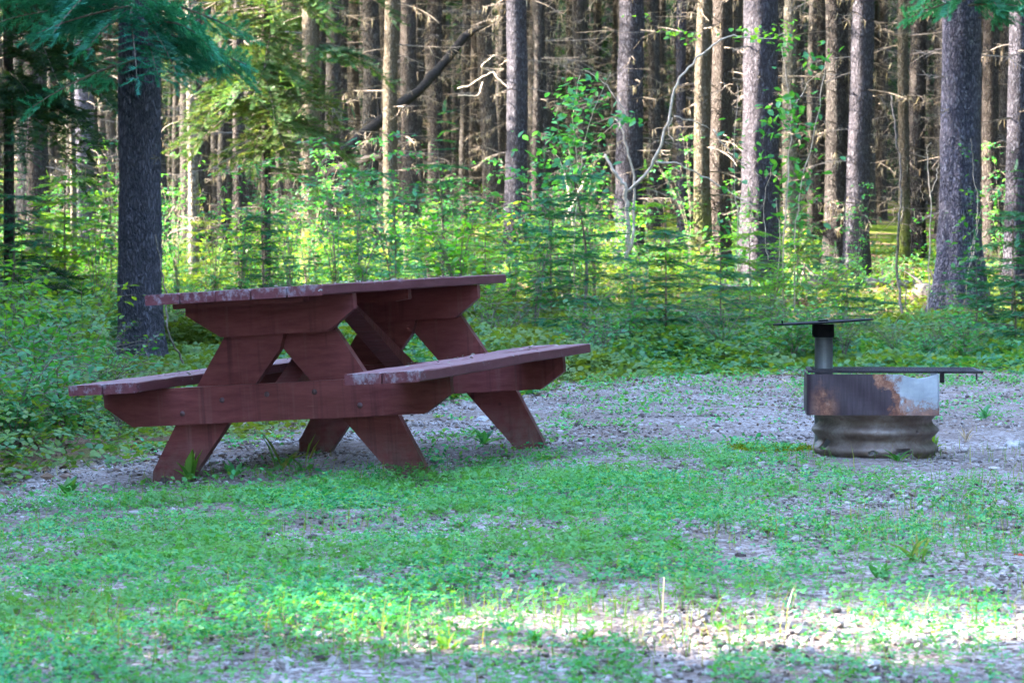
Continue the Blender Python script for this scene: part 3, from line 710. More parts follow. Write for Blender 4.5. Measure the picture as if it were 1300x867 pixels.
stem_tree(24, 'slender grey stem without leaves left of the large flared trunk', [
    ([(1147, 412), (1143, 350), (1141, 285), (1143, 230), (1137, 160), (1133, 120)], .013, .005), ([(1152, 410), (1150, 360)], .007, .004), ([(1142, 285), (1147, 270), (1146, 255)], .006, .002)], None, name='bare_sapling', mt='twig', seed=6)
stem_tree(25, 'thin bare curled stem and twigs close left of the large flared trunk', [
    ([(1178, 400), (1180, 330), (1182, 260), (1176, 205), (1175, 188), (1179, 183)], .007, .003), ([(1180, 250), (1190, 225), (1193, 208)], .004, .002), ([(1172, 255), (1164, 232)], .003, .001)],
    [(1175, 320, 18, 50, 34), (1170, 280, 15, 15, 10)], name='bare_sapling', lm='leaf_yel', seed=7, lsize=.05)
stem_tree(25, 'leafy stem in front of the foot of the large flared trunk', [
    ([(1225, 420), (1222, 360), (1235, 280), (1228, 215), (1222, 180)], .006, .002), ([(1230, 330), (1245, 270), (1262, 240)], .004, .002)],
    [(1228, 300, 22, 60, 50), (1245, 255, 25, 20, 22), (1222, 190, 8, 15, 6), (1220, 350, 28, 30, 24)], lm='leaf', seed=8, lsize=.065)
stem_tree(21, 'bent bare twig hanging from the big dark trunk behind the tabletop', [
    ([(234, 470), (229, 452), (216, 420), (214, 395), (206, 340), (199, 300)], .010, .006), ], None, name='bare_sapling', mt='twig', seed=9)
stem_tree(34, 'leaning pale dead stem left of the forked bare sapling', [([(718, 280), (735, 245), (745, 222)], .022, .014), ([(730, 320), (728, 290), (718, 222)], .014, .01)], None, name='dead_sapling', seed=10)
stem_tree(24, 'thin bluish stem leaning under the tall slim fir sapling', [([(683, 405), (688, 360), (697, 310), (704, 280)], .009, .006)], None, name='dead_sapling', mt='twig', seed=11)
stem_tree(38, 'dead branch with pale curved ends left of the spruce sunlit on its left edge', [([(652, 118), (632, 100), (625, 92), (600, 106), (580, 112)], .012, .008), ([(627, 92), (612, 86), (628, 72)], .012, .006), ([(613, 105), (606, 122), (582, 122)], .01, .006)], None, name='dead_branch', mt='twig_pale', cat='branch', seed=12)
# leaning dead trunk
def log(P, r0, r1, label, name='fallen_log', mt='deadwood', cat='log', seed=0, sides=10):
    r = np.random.default_rng(seed); c = curve_pts(P, 24); c = c + r.normal(0, r0 * .12, c.shape); rad = np.linspace(r0, r1, 24) * (1 + r.normal(0, .10, 24)); rad[-1] *= .45; rad[0] *= .6
    mb = MB(); tube(mb, c - np.array(c[0]), rad, sides, True)
    for k in (7, 13, 18):
        q = c[k] - c[0]; e = q + np.array([r.normal(), r.normal() * .4, .8 + r.random()]) * r0 * 2.2; tube(mb, [q, (q + e) / 2 + r.normal(0, r0 * .2, 3), e], [r0 * .3, r0 * .2, r0 * .06], 5, False)
    o = mb.obj(name, M[mt], smooth=True, loc=c[0]); tag(o, label, cat); return o
log([wp(398, 225, 42), wp(440, 190, 42.5), wp(520, 125, 43), wp(560, 85, 43.4), wp(590, 48, 43.7), wp(598, 42, 43.9)], .11, .05, 'dark leaning dead trunk crossing behind the slim sunlit trunk', 'leaning_dead_trunk', 'deadwood_dark', 'dead trunk', 1)
log([wp(410, 222, 42), wp(450, 208, 41), wp(490, 198, 40.5)], .07, .05, 'dark fallen log lying level left of the slim sunlit trunk', mt='deadwood_dark', seed=2)
for pts_, D, r0, lab, sd in [
  ([(1098, 318), (1130, 314), (1172, 311)], 33, .07, 'fallen log on the moss left of the large grey flared trunk', 3),
  ([(1006, 332), (1030, 327), (1056, 323)], 35, .10, 'short log between the broad grey trunk and the side by side pair', 4),
  ([(1008, 346), (1035, 342), (1062, 340)], 33, .08, 'pale broken log lying nearest the feet of the side by side pair', 5),
  ([(895, 372), (925, 365), (950, 360)], 31, .07, 'reddish rotten log at the foot of the broad grey trunk', 6),
  ([(850, 383), (885, 378), (905, 388)], 28, .025, 'pale bare branch on the ground below the mossy trunk foot', 7),
  ([(786, 362), (812, 366), (840, 366)], 26, .02, 'pale fallen branch below the forked bare sapling', 8),
  ([(1165, 350), (1180, 347), (1192, 350)], 31, .09, 'dark rotten stump beside the large grey flared trunk', 9),
  ([(985, 448), (1010, 444), (1040, 446)], 21.8, .05, 'rotten log just behind the fire pit plate post', 10)]:
    P = []
    for px, py in pts_:
        x = wx(px, D); P.append(Vector((x, D + .3 * math.sin(px), float(ground(x, D)) + r0 * .7)))
    log(P, r0, r0 * .85, lab, seed=sd)

# ------------------------------------------------------------------ ground cover
def tri_leaf_template():
    V = []; Q = []
    for k in range(3):
        a = k * 2.094; c, s = math.cos(a), math.sin(a)
        for (u, v, w) in ((0.04, 0, 0), (.5, .36, .1), (.95, .2, .04), (.95, -.2, .04), (.5, -.36, .1)):
            V.append((u * c - v * s, u * s + v * c, w))
        b = k * 5; Q.append((b, b + 4, b + 3, b + 2, b + 1))
    return np.array(V), [np.array(Q)]
CLV = tri_leaf_template()
def wedge(n, y0, y1, r, marg=.215, extra=.3):
    y = np.sqrt(r.uniform(y0 ** 2, y1 ** 2, n)); x = r.uniform(-1, 1, n) * (marg * y + extra); return x, y
PITY = 10.66; PITX = wx(1115.5, PITY)
def clover():
    r = np.random.default_rng(31); x, y = wedge(330000, 4.6, 11.8, r)
    px = 650 + x / y * F; py = HOR + F * (CAMZ) / y
    dens = .35 + .75 * sstep(.36, .60, vnoise(x * 2.1, y * 1.5, 1) * .6 + vnoise(x * 6, y * 4.5, 2) * .4)
    lim = np.interp(px, [0, 550, 700, 1000, 1100, 1300], [632, 618, 590, 575, 615, 640])
    dens *= sstep(-6, 16, py - lim)
    dens *= 1 - np.interp(px, [0, 500, 900, 1300], [.3, .4, .48, .55]) * sstep(795, 820, py + 40 * (vnoise(x * 3, y * 3, 9) - .5)) * (1 - .6 * sstep(828, 850, py)) * (1 - .5 * (vnoise(x * 4, y * 4, 11) > .62))
    dens *= 1 - .62 * sstep(780, 1050, px)
    dens *= 1 - .85 * (vnoise(x * 3.1 + 7, y * 1.7, 5) > .80)
    k = vnoise(x * 11, y * 11, 7)
    keep = (r.random(len(x)) < dens * .75) & (k > .30 - .2 * dens) & (vnoise(x * 27, y * 27, 17) > .33)
    x, y = x[keep], y[keep]; n = len(x)
    z = ground(x, y) + .004 + r.random(n) ** 1.3 * .042 * (.6 + vnoise(x * 5, y * 5, 6))
    S = r.uniform(.006, .0145, n)
    R = rotz(r.uniform(0, 6.28, n)) @ rotx(r.normal(0, .4, n)) @ roty(r.normal(0, .35, n)) * S[:, None, None]
    mb = MB(); scatter(mb, CLV[0], CLV[1], R, np.stack([x, y, z], 1))
    o = mb.obj('clover_cover', M['clover']); tag(o, 'patchy low green clover spread over the gravel in the foreground', 'ground cover', kind='stuff'); print('clover', n)
clover()
def blades():
    r = np.random.default_rng(32); mb = MB()
    x, y = wedge(70000, 4.6, 13, r); px = 650 + x / y * F; py = HOR + F * CAMZ / y
    d = .05 + .9 * np.exp(-((py - 800) / 30.) ** 2) * (px < 1000) * (vnoise(x * 3, y * 3, 4) > .4) + .35 * (vnoise(x * 1.6, y * 1.6, 44) > .66)
    d += .5 * (px > 900) * np.exp(-((py - 720) / 60.) ** 2) * (vnoise(x * 2.5, y * 2.5, 14) > .5)
    d *= sstep(560, 640, py); k = r.random(len(x)) < d * .5; x, y = x[k], y[k]; n = len(x)
    tv = np.array([(-.022, 0, 0), (.022, 0, 0), (.018, .12, .5), (-.018, .12, .5), (0, .42, 1.)]); tf = [np.array([(3, 2, 4)]), np.array([(0, 1, 2, 3)])]
    R = rotz(r.uniform(0, 6.28, n)) @ rotx(r.normal(0, .35, n)) * (r.uniform(.02, .07, n) * (1 + .5 * (r.random(n) > .9)))[:, None, None]
    scatter(mb, tv, tf, R, np.stack([x, y, ground(x, y)], 1))
    o = mb.obj('grass_blades', M['blade']); tag(o, 'thin upright grass blades, yellowish where the sun strikes the foreground', 'grass', kind='stuff')
blades()
def gravel():
    r = np.random.default_rng(33); mb = MB()
    ph = (1 + 5 ** .5) / 2
    ico = np.array([(-1, ph, 0), (1, ph, 0), (-1, -ph, 0), (1, -ph, 0), (0, -1, ph), (0, 1, ph), (0, -1, -ph), (0, 1, -ph), (ph, 0, -1), (ph, 0, 1), (-ph, 0, -1), (-ph, 0, 1)]) / 1.9
    tf = np.array([(0, 11, 5), (0, 5, 1), (0, 1, 7), (0, 7, 10), (0, 10, 11), (1, 5, 9), (5, 11, 4), (11, 10, 2), (10, 7, 6), (7, 1, 8), (3, 9, 4), (3, 4, 2), (3, 2, 6), (3, 6, 8), (3, 8, 9), (4, 9, 5), (2, 4, 11), (6, 2, 10), (8, 6, 7), (9, 8, 1)])
    x, y = wedge(150000, 4.6, 21, r); k = (y < edge_y(x) + .4)
    k &= r.random(len(x)) < np.clip(6.5 / y, .3, 1) * (.35 + .65 * (vnoise(x * 2.2, y * 2.2, 21) > .35)); x, y = x[k], y[k]
    for v in range(4):
        tvv = ico * (1 + r.normal(0, .16, (12, 1))) * (1, .75, .5); xs, ys = x[v::4], y[v::4]; n = len(xs)
        S = .004 + .008 * r.random(n) ** 2 + .014 * (r.random(n) > .98)
        R = rotz(r.uniform(0, 6.28, n)) @ rotx(r.normal(0, .3, n)) * S[:, None, None]
        scatter(mb, tvv, tf, R, np.stack([xs, ys, ground(xs, ys) + S * .25], 1))
    o = mb.obj('gravel', M['gravel']); tag(o, 'loose grey and white gravel strewn over the clearing', 'gravel', kind='stuff'); print('gravel', len(x))
gravel()
def litter():
    r = np.random.default_rng(34); mb = MB(); x, y = wedge(60000, 9.5, 45, r)
    k = (y > edge_y(x) - 2.5 * r.random(len(x))); x, y = x[k], y[k]; n = len(x)
    R = rotz(r.uniform(0, 6.28, n)) @ rotx(r.normal(0, .5, n)) * r.uniform(.02, .06, n)[:, None, None]
    scatter(mb, LEAF4[0], LEAF4[1], R, np.stack([x, y, ground(x, y) + .012], 1))
    tw = np.array([(0, -.02, 0), (1, -.01, .03), (1, .01, .03), (0, .02, 0)]); k = r.random(n) < .12; m = k.sum()
    scatter(mb, tw, [np.array([(0, 1, 2, 3)])], rotz(r.uniform(0, 6.28, m)) * r.uniform(.1, .35, m)[:, None, None], np.stack([x[k], y[k], ground(x[k], y[k]) + .02], 1))
    o = mb.obj('leaf_litter', M['litter']); tag(o, 'brown dead leaves and twigs covering the forest floor', 'leaf litter', kind='stuff')
    # sparse bits on the clearing
    mb = MB(); x, y = wedge(14000, 4.6, 21, r); k = r.random(len(x)) < .12 + .88 * sstep(.45, .6, vnoise(x * 1.5, y * 1.1, 93)) * sstep(8, 14, y); x, y = x[k], y[k]; n = len(x)
    R = rotz(r.uniform(0, 6.28, n)) @ rotx(r.normal(0, .5, n)) * (r.uniform(.006, .02, n) * np.interp(y, [8, 18], [1, 1.8]))[:, None, None]
    scatter(mb, LEAF4[0], LEAF4[1], R, np.stack([x, y, ground(x, y) + .01], 1))
    o = mb.obj('dry_debris', M['litter']); tag(o, 'small brown leaf scraps lying among the gravel', 'leaf litter', kind='stuff')
litter()
def carpet():
    r = np.random.default_rng(35); mb = MB()
    x, y = wedge(150000, 9.8, 48, r); x2, y2 = wedge(110000, 9.2, 25, r); x = np.r_[x, x2]; y = np.r_[y, y2]; e = y - edge_y(x) + (vnoise(x * 1.4, y * .9, 91) - .35) * 1.6
    right = sstep(.15, 1.8, x / y * 10)
    dens = sstep(-1.0, .6, e) * np.interp(y, [10, 22, 30, 48], [1., 1., .7, .55]) * (1 - .45 * right * sstep(24, 30, y))
    dens *= .35 + .65 * (vnoise(x * 1.1, y * .8, 61) > .36)
    k = r.random(len(x)) < dens; x, y, e = x[k], y[k], e[k]; n = len(x)
    hmax = (.05 + .30 * vnoise(x * 1.7, y * 1.2, 62)) * sstep(-.5, 1.6, e) + .03
    hmax *= np.interp(x / y * F + 650, [0, 600, 1000, 1300], [1.25, 1.15, .9, 1.])
    pp = x / y * F + 650; hmax *= 1 - .78 * ((pp > 135) & (pp < 420) & (y < 23.5)); hmax *= 1 + .7 * (pp < 150) * (y < 20)
    z = ground(x, y) + hmax * r.random(n) ** .7
    R = rotz(r.uniform(0, 6.28, n)) @ rotx(r.normal(0, .35, n)) @ roty(r.normal(0, .4, n)) * (r.uniform(.025, .06, n) * np.interp(y, [10, 20, 48], [.9, 1.35, 1.6]))[:, None, None]
    h = n // 2
    scatter(mb, LEAF4[0], LEAF4[1], R[:h], np.stack([x, y, z], 1)[:h])
    scatter(mb, CLV[0] * .8, CLV[1], R[h:], np.stack([x, y, z], 1)[h:])
    o = mb.obj('undergrowth_cover', M['cover']); tag(o, 'dense knee low green leaves carpeting the ground behind the gravel', 'ground cover', kind='stuff'); print('carpet', n)
    # sparse little plants on the gravel behind the clover
    mb = MB(); c = wedge(1500, 8.8, 21, r); P = []; S = []
    for a, b in zip(*c):
        if vnoise(a * 1.3, b * 1.1, 70) < .62 - .5 * max(0, min(1, (b - 12) / 8)): continue
        m = r.integers(8, 26); sp = r.uniform(.02, .09)
        for _ in range(m): P.append((a + r.normal(0, sp), b + r.normal(0, sp), float(ground(a, b)) + abs(r.normal(0, .02)) + .004)); S.append(r.uniform(.012, .032))
    P = np.array(P); n = len(P); R = rotz(r.uniform(0, 6.28, n)) @ rotx(r.normal(0, .4, n)) @ roty(r.normal(-.3, .4, n)) * np.array(S)[:, None, None]
    scatter(mb, LEAF[0], LEAF[1], R, P); o = mb.obj('small_weeds', M['clover']); tag(o, 'tiny green weeds sprouting through the gravel between table and fire pit', 'weeds', kind='stuff')
    # moss cushions on the forest floor
    mb = MB(); x, y = wedge(60000, 22, 50, r); k = (vnoise(x * .8, y * .5, 80) > .5) & (y > edge_y(x) + 1.5); x, y = x[k], y[k]; n = len(x)
    R = rotz(r.uniform(0, 6.28, n)) @ roty(r.uniform(-1.3, -.2, n)) * r.uniform(.03, .07, n)[:, None, None]
    scatter(mb, LEAF4[0] * (1, .7, 1), LEAF4[1], R, np.stack([x, y, ground(x, y) + .005], 1))
    o = mb.obj('moss', M['moss']); tag(o, 'yellow green moss on the forest floor between the trunks', 'moss', kind='stuff')
carpet()
def moss_patch():
    r = np.random.default_rng(36); mb = MB(); n = 5000; c = wp(975, 577, 11.6); a = r.normal(0, .45, (n, 2)); x = c.x + a[:, 0] * .17; y = 11.4 + a[:, 1] * .28
    R = rotz(r.uniform(0, 6.28, n)) @ roty(r.uniform(-1.3, -.2, n)) * r.uniform(.008, .018, n)[:, None, None]
    scatter(mb, LEAF4[0], LEAF4[1], R, np.stack([x, y, ground(x, y) + .006], 1)); o = mb.obj('moss_patch', M['moss']); tag(o, 'small yellow green moss patch on the gravel left of the fire pit', 'moss', kind='stuff')
moss_patch()

# single weeds
def weed(px, py, label, n, L, mt='leaf', seed=0, upright=1.0, D=None, wid=1., spread=1.):
    D = D or F * CAMZ / (py - HOR); x = wx(px, D); r = np.random.default_rng(seed); z = float(ground(x, D))
    mb = MB(); tv = LEAF[0] * (1, .62 * wid, 1); az = np.arange(n) * 2.4 + r.uniform(0, 1); el = -r.uniform(.5, 1.35, n) * upright
    R = rotz(az) @ roty(el) * (L * r.uniform(.6, 1.1, n))[:, None, None]
    scatter(mb, tv, LEAF[1], R, np.tile((0, 0, 0), (n, 1)).astype(float) + r.normal(0, .006 * spread, (n, 3)) * (1, 1, 0))
    o = mb.obj('weed', M[mt], loc=(x, D, z)); tag(o, label, 'weed'); return o
weed(241, 608, 'tall bright weed in front of the near left table leg', 7, .13, 'leaf_yel', 1, 1.15)
weed(296, 606, 'low weed in the shade just right of the near left table leg', 8, .09, 'leaf', 2)
weed(1092, 592, 'leafy weed in front of the middle of the fire pit', 9, .075, 'leaf', 3, .8)
weed(1182, 588, 'bright upright weed at the right foot of the fire pit', 8, .10, 'leaf_yel', 4, 1.0)
weed(1142, 603, 'pale weed before the right part of the fire pit', 7, .075, 'leaf', 5, .9)
weed(1228, 577, 'dry stemmed weed on the gravel right of the fire pit', 8, .08, 'straw', 6, 1.2, wid=.35)
weed(615, 576, 'dark leafed weed between the near and far right table legs', 10, .10, 'leaf', 7, .8)
weed(655, 570, 'weed growing against the far right table leg', 10, .13, 'leaf', 8, 1.0)
weed(540, 612, 'small weed at the foot of the near right table leg', 6, .07, 'leaf', 9, 1.0)
weed(505, 585, 'dark weed under the table beside the near right leg', 9, .11, 'leaf', 10, .8)
weed(355, 600, 'tuft of long grass below the middle of the crossbeam', 6, .19, 'blade', 11, 1.0, wid=.05, spread=3)
weed(385, 596, 'second tuft of long grass at the far left table leg', 5, .16, 'blade', 12, 1.05, wid=.05, spread=3)
weed(1250, 545, 'green weed on the gravel below the right end of the grate', 7, .09, 'leaf', 13, .9)
weed(85, 620, 'green weed at the left edge of the clover', 9, .10, 'leaf', 14, .9)
weed(566, 830, 'bright weed in the sunlit foreground, below the table', 6, .055, 'leaf_yel', 15, 1.1)
weed(1165, 735, 'grassy weed in the clover at lower right', 12, .10, 'blade', 16, 1.1, wid=.25, spread=2)
weed(1120, 750, 'leafy weed left of the grassy one at lower right', 8, .06, 'leaf', 17, 1.)
GW = 'weeds dotting the gravel'
for i in range(46):
    px = fr2.uniform(0, 1300); py = fr2.choice([fr2.uniform(490, 600), fr2.uniform(600, 860)])
    x = wx(px, F * CAMZ / (py - HOR))
    if F * CAMZ / (py - HOR) > edge_y(x) or (1000 < px < 1210 and 540 < py < 600): continue
    o = weed(px, py, 'small green weed growing singly out of the gravel', int(fr2.integers(9, 22)), fr2.uniform(.018, .045), ['leaf', 'clover', 'leaf', 'blade'][i % 4], 100 + i, fr2.uniform(.5, .95), wid=fr2.uniform(.6, 1.3), spread=fr2.uniform(.8, 1.5)); o['group'] = GW
def stick(pts_, r0, label, mt='straw', name='dry_stick', cat='stick', up=None):
    P = []
    for i, (px, py) in enumerate(pts_):
        D = F * CAMZ / (py - HOR) if up is None else up
        x = wx(px, D); P.append(np.array([x, D, float(ground(x, D)) + .012]) if up is None else np.array(wp(px, py, D)))
    c = curve_pts(P, 12); mb = MB(); tube(mb, c - c[0], np.linspace(r0, r0 * .6, 12), 6, True); o = mb.obj(name, M[mt], smooth=True, loc=c[0]); tag(o, label, cat)
stick([(28, 812), (50, 792), (70, 772)], .0022, 'pale dry stick lying at the lower left edge', 'twig_pale')
stick([(1040, 766), (1070, 763), (1098, 760)], .0022, 'thin pale stick lying in the clover at lower right', 'twig_pale')
stick([(842, 808), (842, 770), (844, 733)], .0016, 'dry straw stalk standing upright in the foreground', 'straw', 'straw_stalk', 'stalk', up=5.95)
stick([(224, 793), (226, 762), (258, 769)], .0014, 'bent orange straw stalk at lower left', 'straw', 'straw_stalk', 'stalk', up=6.1)
stick([(993, 492), (1005, 502), (1018, 515)], .004, 'pale dry stalk lying left of the fire pit band', 'straw')
stick([(530, 803), (545, 786), (560, 776)], .0016, 'pale straw lying in the sunlit grass below the table', 'straw', up=6.0)
def rock(px, py, s, label, seed):
    D = F * CAMZ / (py - HOR); x = wx(px, D); r = np.random.default_rng(seed)
    u = np.linspace(0, PI, 9)[:, None]; v = (np.arange(14) / 14 * 2 * PI)[None]
    P = np.stack([np.sin(u) * np.cos(v), np.sin(u) * np.sin(v) * .8, np.cos(u) * .55 + 0 * v], -1)
    P = P * (1 + (vnoise(P[..., 0] * 2 + seed, P[..., 1] * 2 + P[..., 2] * 3, seed) - .5)[..., None] * .7) * s
    n = 14; i = np.arange(8)[:, None] * n; j = np.arange(n)[None]; j2 = (j + 1) % n
    mb = MB(); mb.add(P.reshape(-1, 3), np.stack([i + j, i + n + j, i + n + j2, i + j2], -1).reshape(-1, 4)); o = mb.obj('stone', M['stone'], loc=(x, D, float(ground(x, D)) + s * .2)); tag(o, label, 'stone')
rock(1288, 583, .045, 'flat pale stone at the right edge beside the fire pit', 1)
rock(1203, 660, .022, 'rounded grey stone in the gravel below the fire pit', 2)
rock(1205, 702, .016, 'small grey stone near the right edge in the clover', 3)
rock(612, 545, .04, 'grey stone on the gravel right of the table', 4)
mb = MB(); scatter(mb, LEAF[0], LEAF[1], rotz(np.array([.4, 2.])) * .035, np.array([(0, 0, .01), (.012, .004, .012)])); o = mb.obj('red_leaf', M['red_leaf'], loc=(wx(1293, 6.98), 6.98, float(ground(1.3, 7)) + .012)); tag(o, 'red fallen leaf on the gravel at the right edge', 'leaf')

# ------------------------------------------------------------------ picnic table
def wood_mat():
    m, nt, ns, L = mat('red_brown_paint')
    tc = coords(nt, 'Object')
    nz = noise(nt, coords(nt, 'Object', (3, 14, 14)), 3, 5, .6); spots = noise(nt, tc, 22, 5, .7); sm = noise(nt, tc, 2.6, 3)
    c = ramp(nt, nz, [(.3, (.112, .027, .029)), (.7, (.185, .052, .054))])
    c = mixc(nt, ramp(nt, sm, [(.45, (0, 0, 0)), (.7, (.5, .5, .5))]), c, (.12, .036, .028))
    sp_ = ns.new('ShaderNodeSeparateXYZ'); tcc = ns.new('ShaderNodeTexCoord'); L.new(tcc.outputs['Object'], sp_.inputs[0])
    dirt = mth(nt, 'MULTIPLY', mth(nt, 'SUBTRACT', 1.0, mth(nt, 'MULTIPLY', mth(nt, 'ADD', sp_.outputs[2], .745), 5.5), clamp=True), ramp(nt, spots, [(.35, (0, 0, 0)), (.6, (1, 1, 1))]))
    c = mixc(nt, mth(nt, 'MULTIPLY', dirt, .75), c, (.17, .125, .11))
    dr = ramp(nt, noise(nt, coords(nt, 'Object', (30, 30, 1.6)), 1.0, 3, .6), [(.56, (0, 0, 0)), (.74, (.6, .6, .6))]); c = mixc(nt, dr, c, (.17, .072, .07))
    dk = ramp(nt, noise(nt, coords(nt, 'Object', (22, 22, 1.2)), 1.0, 3, .6), [(.58, (0, 0, 0)), (.72, (.55, .55, .55))]); c = mixc(nt, dk, c, (.04, .012, .013))
    kn = ns.new('ShaderNodeTexVoronoi'); kn.inputs['Scale'].default_value = 5.5; L.new(tc, kn.inputs['Vector']); c = mixc(nt, ramp(nt, kn.outputs[0], [(.03, (.7, .7, .7)), (.07, (0, 0, 0))]), c, (.03, .012, .012))
    scr = ramp(nt, noise(nt, coords(nt, 'Object', (8, 8, 60)), 1.3, 4, .7), [(.66, (0, 0, 0)), (.74, (.55, .55, .55))])
    c = mixc(nt, scr, c, (.22, .10, .09))
    principled(nt, c, .5, bump(nt, nz, .6, .006), spec=.15); return m
def plank_mat():
    m, nt, ns, L = mat('weathered_red_paint')
    tc = coords(nt, 'Object')
    nz = noise(nt, coords(nt, 'Object', (14, 2, 14)), 3, 5, .6)
    c = ramp(nt, nz, [(.3, (.10, .029, .036)), (.7, (.155, .050, .060))])
    wear = noise(nt, coords(nt, 'Object', (10, 5, 8)), 2.6, 7, .72)
    at = ns.new('ShaderNodeAttribute'); at.attribute_name = 'wear'
    wk = mth(nt, 'ADD', wear, mth(nt, 'MULTIPLY', at.outputs['Fac'], .16))
    c = mixc(nt, ramp(nt, wk, [(.70, (0, 0, 0)), (.86, (.8, .8, .8))]), c, (.27, .235, .285))
    lich = ramp(nt, noise(nt, tc, 16, 5, .7), [(.68, (0, 0, 0)), (.72, (1, 1, 1))])
    c = mixc(nt, mth(nt, 'MULTIPLY', lich, at.outputs['Fac']), c, (.38, .44, .46))
    principled(nt, c, .6, bump(nt, mth(nt, 'ADD', nz, wear), .4, .004), spec=.2); return m
M['paint'] = wood_mat(); M['plank'] = plank_mat()
M['bolt'] = simple_mat('bolt_steel', (.06, .03, .035), (.12, .07, .075), 40, .45)
M['fleck'] = island_mat('leaf_flecks', [(.20, .16, .12), (.42, .38, .33)], .8)
def prism(mb, poly, v0, v1, bev=.0):
    """poly in (u,w); extruded along v from v0 to v1"""
    n = len(poly); P = np.array([(u, v0, w) for u, w in poly] + [(u, v1, w) for u, w in poly])
    i = np.arange(n); q = np.stack([i, (i + 1) % n, n + (i + 1) % n, n + i], 1)
    mb.add(P, [i[None][:, ::-1] * 1, (i + n)[None], q])
def board(mb, u0, u1, v0, v1, w0, w1, seg=24, seed=0, b=.004):
    """plank along v with eased edges and slight wear"""
    r = np.random.default_rng(seed); sec = np.array([(u0 + b, w0), (u1 - b, w0), (u1, w0 + b), (u1, w1 - b), (u1 - b, w1), (u0 + b, w1), (u0, w1 - b), (u0, w0 + b)])
    vs = np.linspace(v0, v1, seg); n = 8; P = []
    sag = np.cumsum(r.normal(0, .0005, seg)); sag -= sag[0]
    for v, s in zip(vs, sag):
        for (u, w) in sec: P.append((u + r.normal(0, .0006), v, w + s + (r.normal(0, .0007) if w > (w0 + w1) / 2 else 0)))
    m = seg; i = np.arange(m - 1)[:, None] * n; j = np.arange(n)[None]; j2 = (j + 1) % n
    mb.add(np.array(P), [np.stack([i + j, i + j2, i + n + j2, i + n + j], -1).reshape(-1, 4), np.arange(n)[None][:, ::-1], (np.arange(n) + (m - 1) * n)[None]])
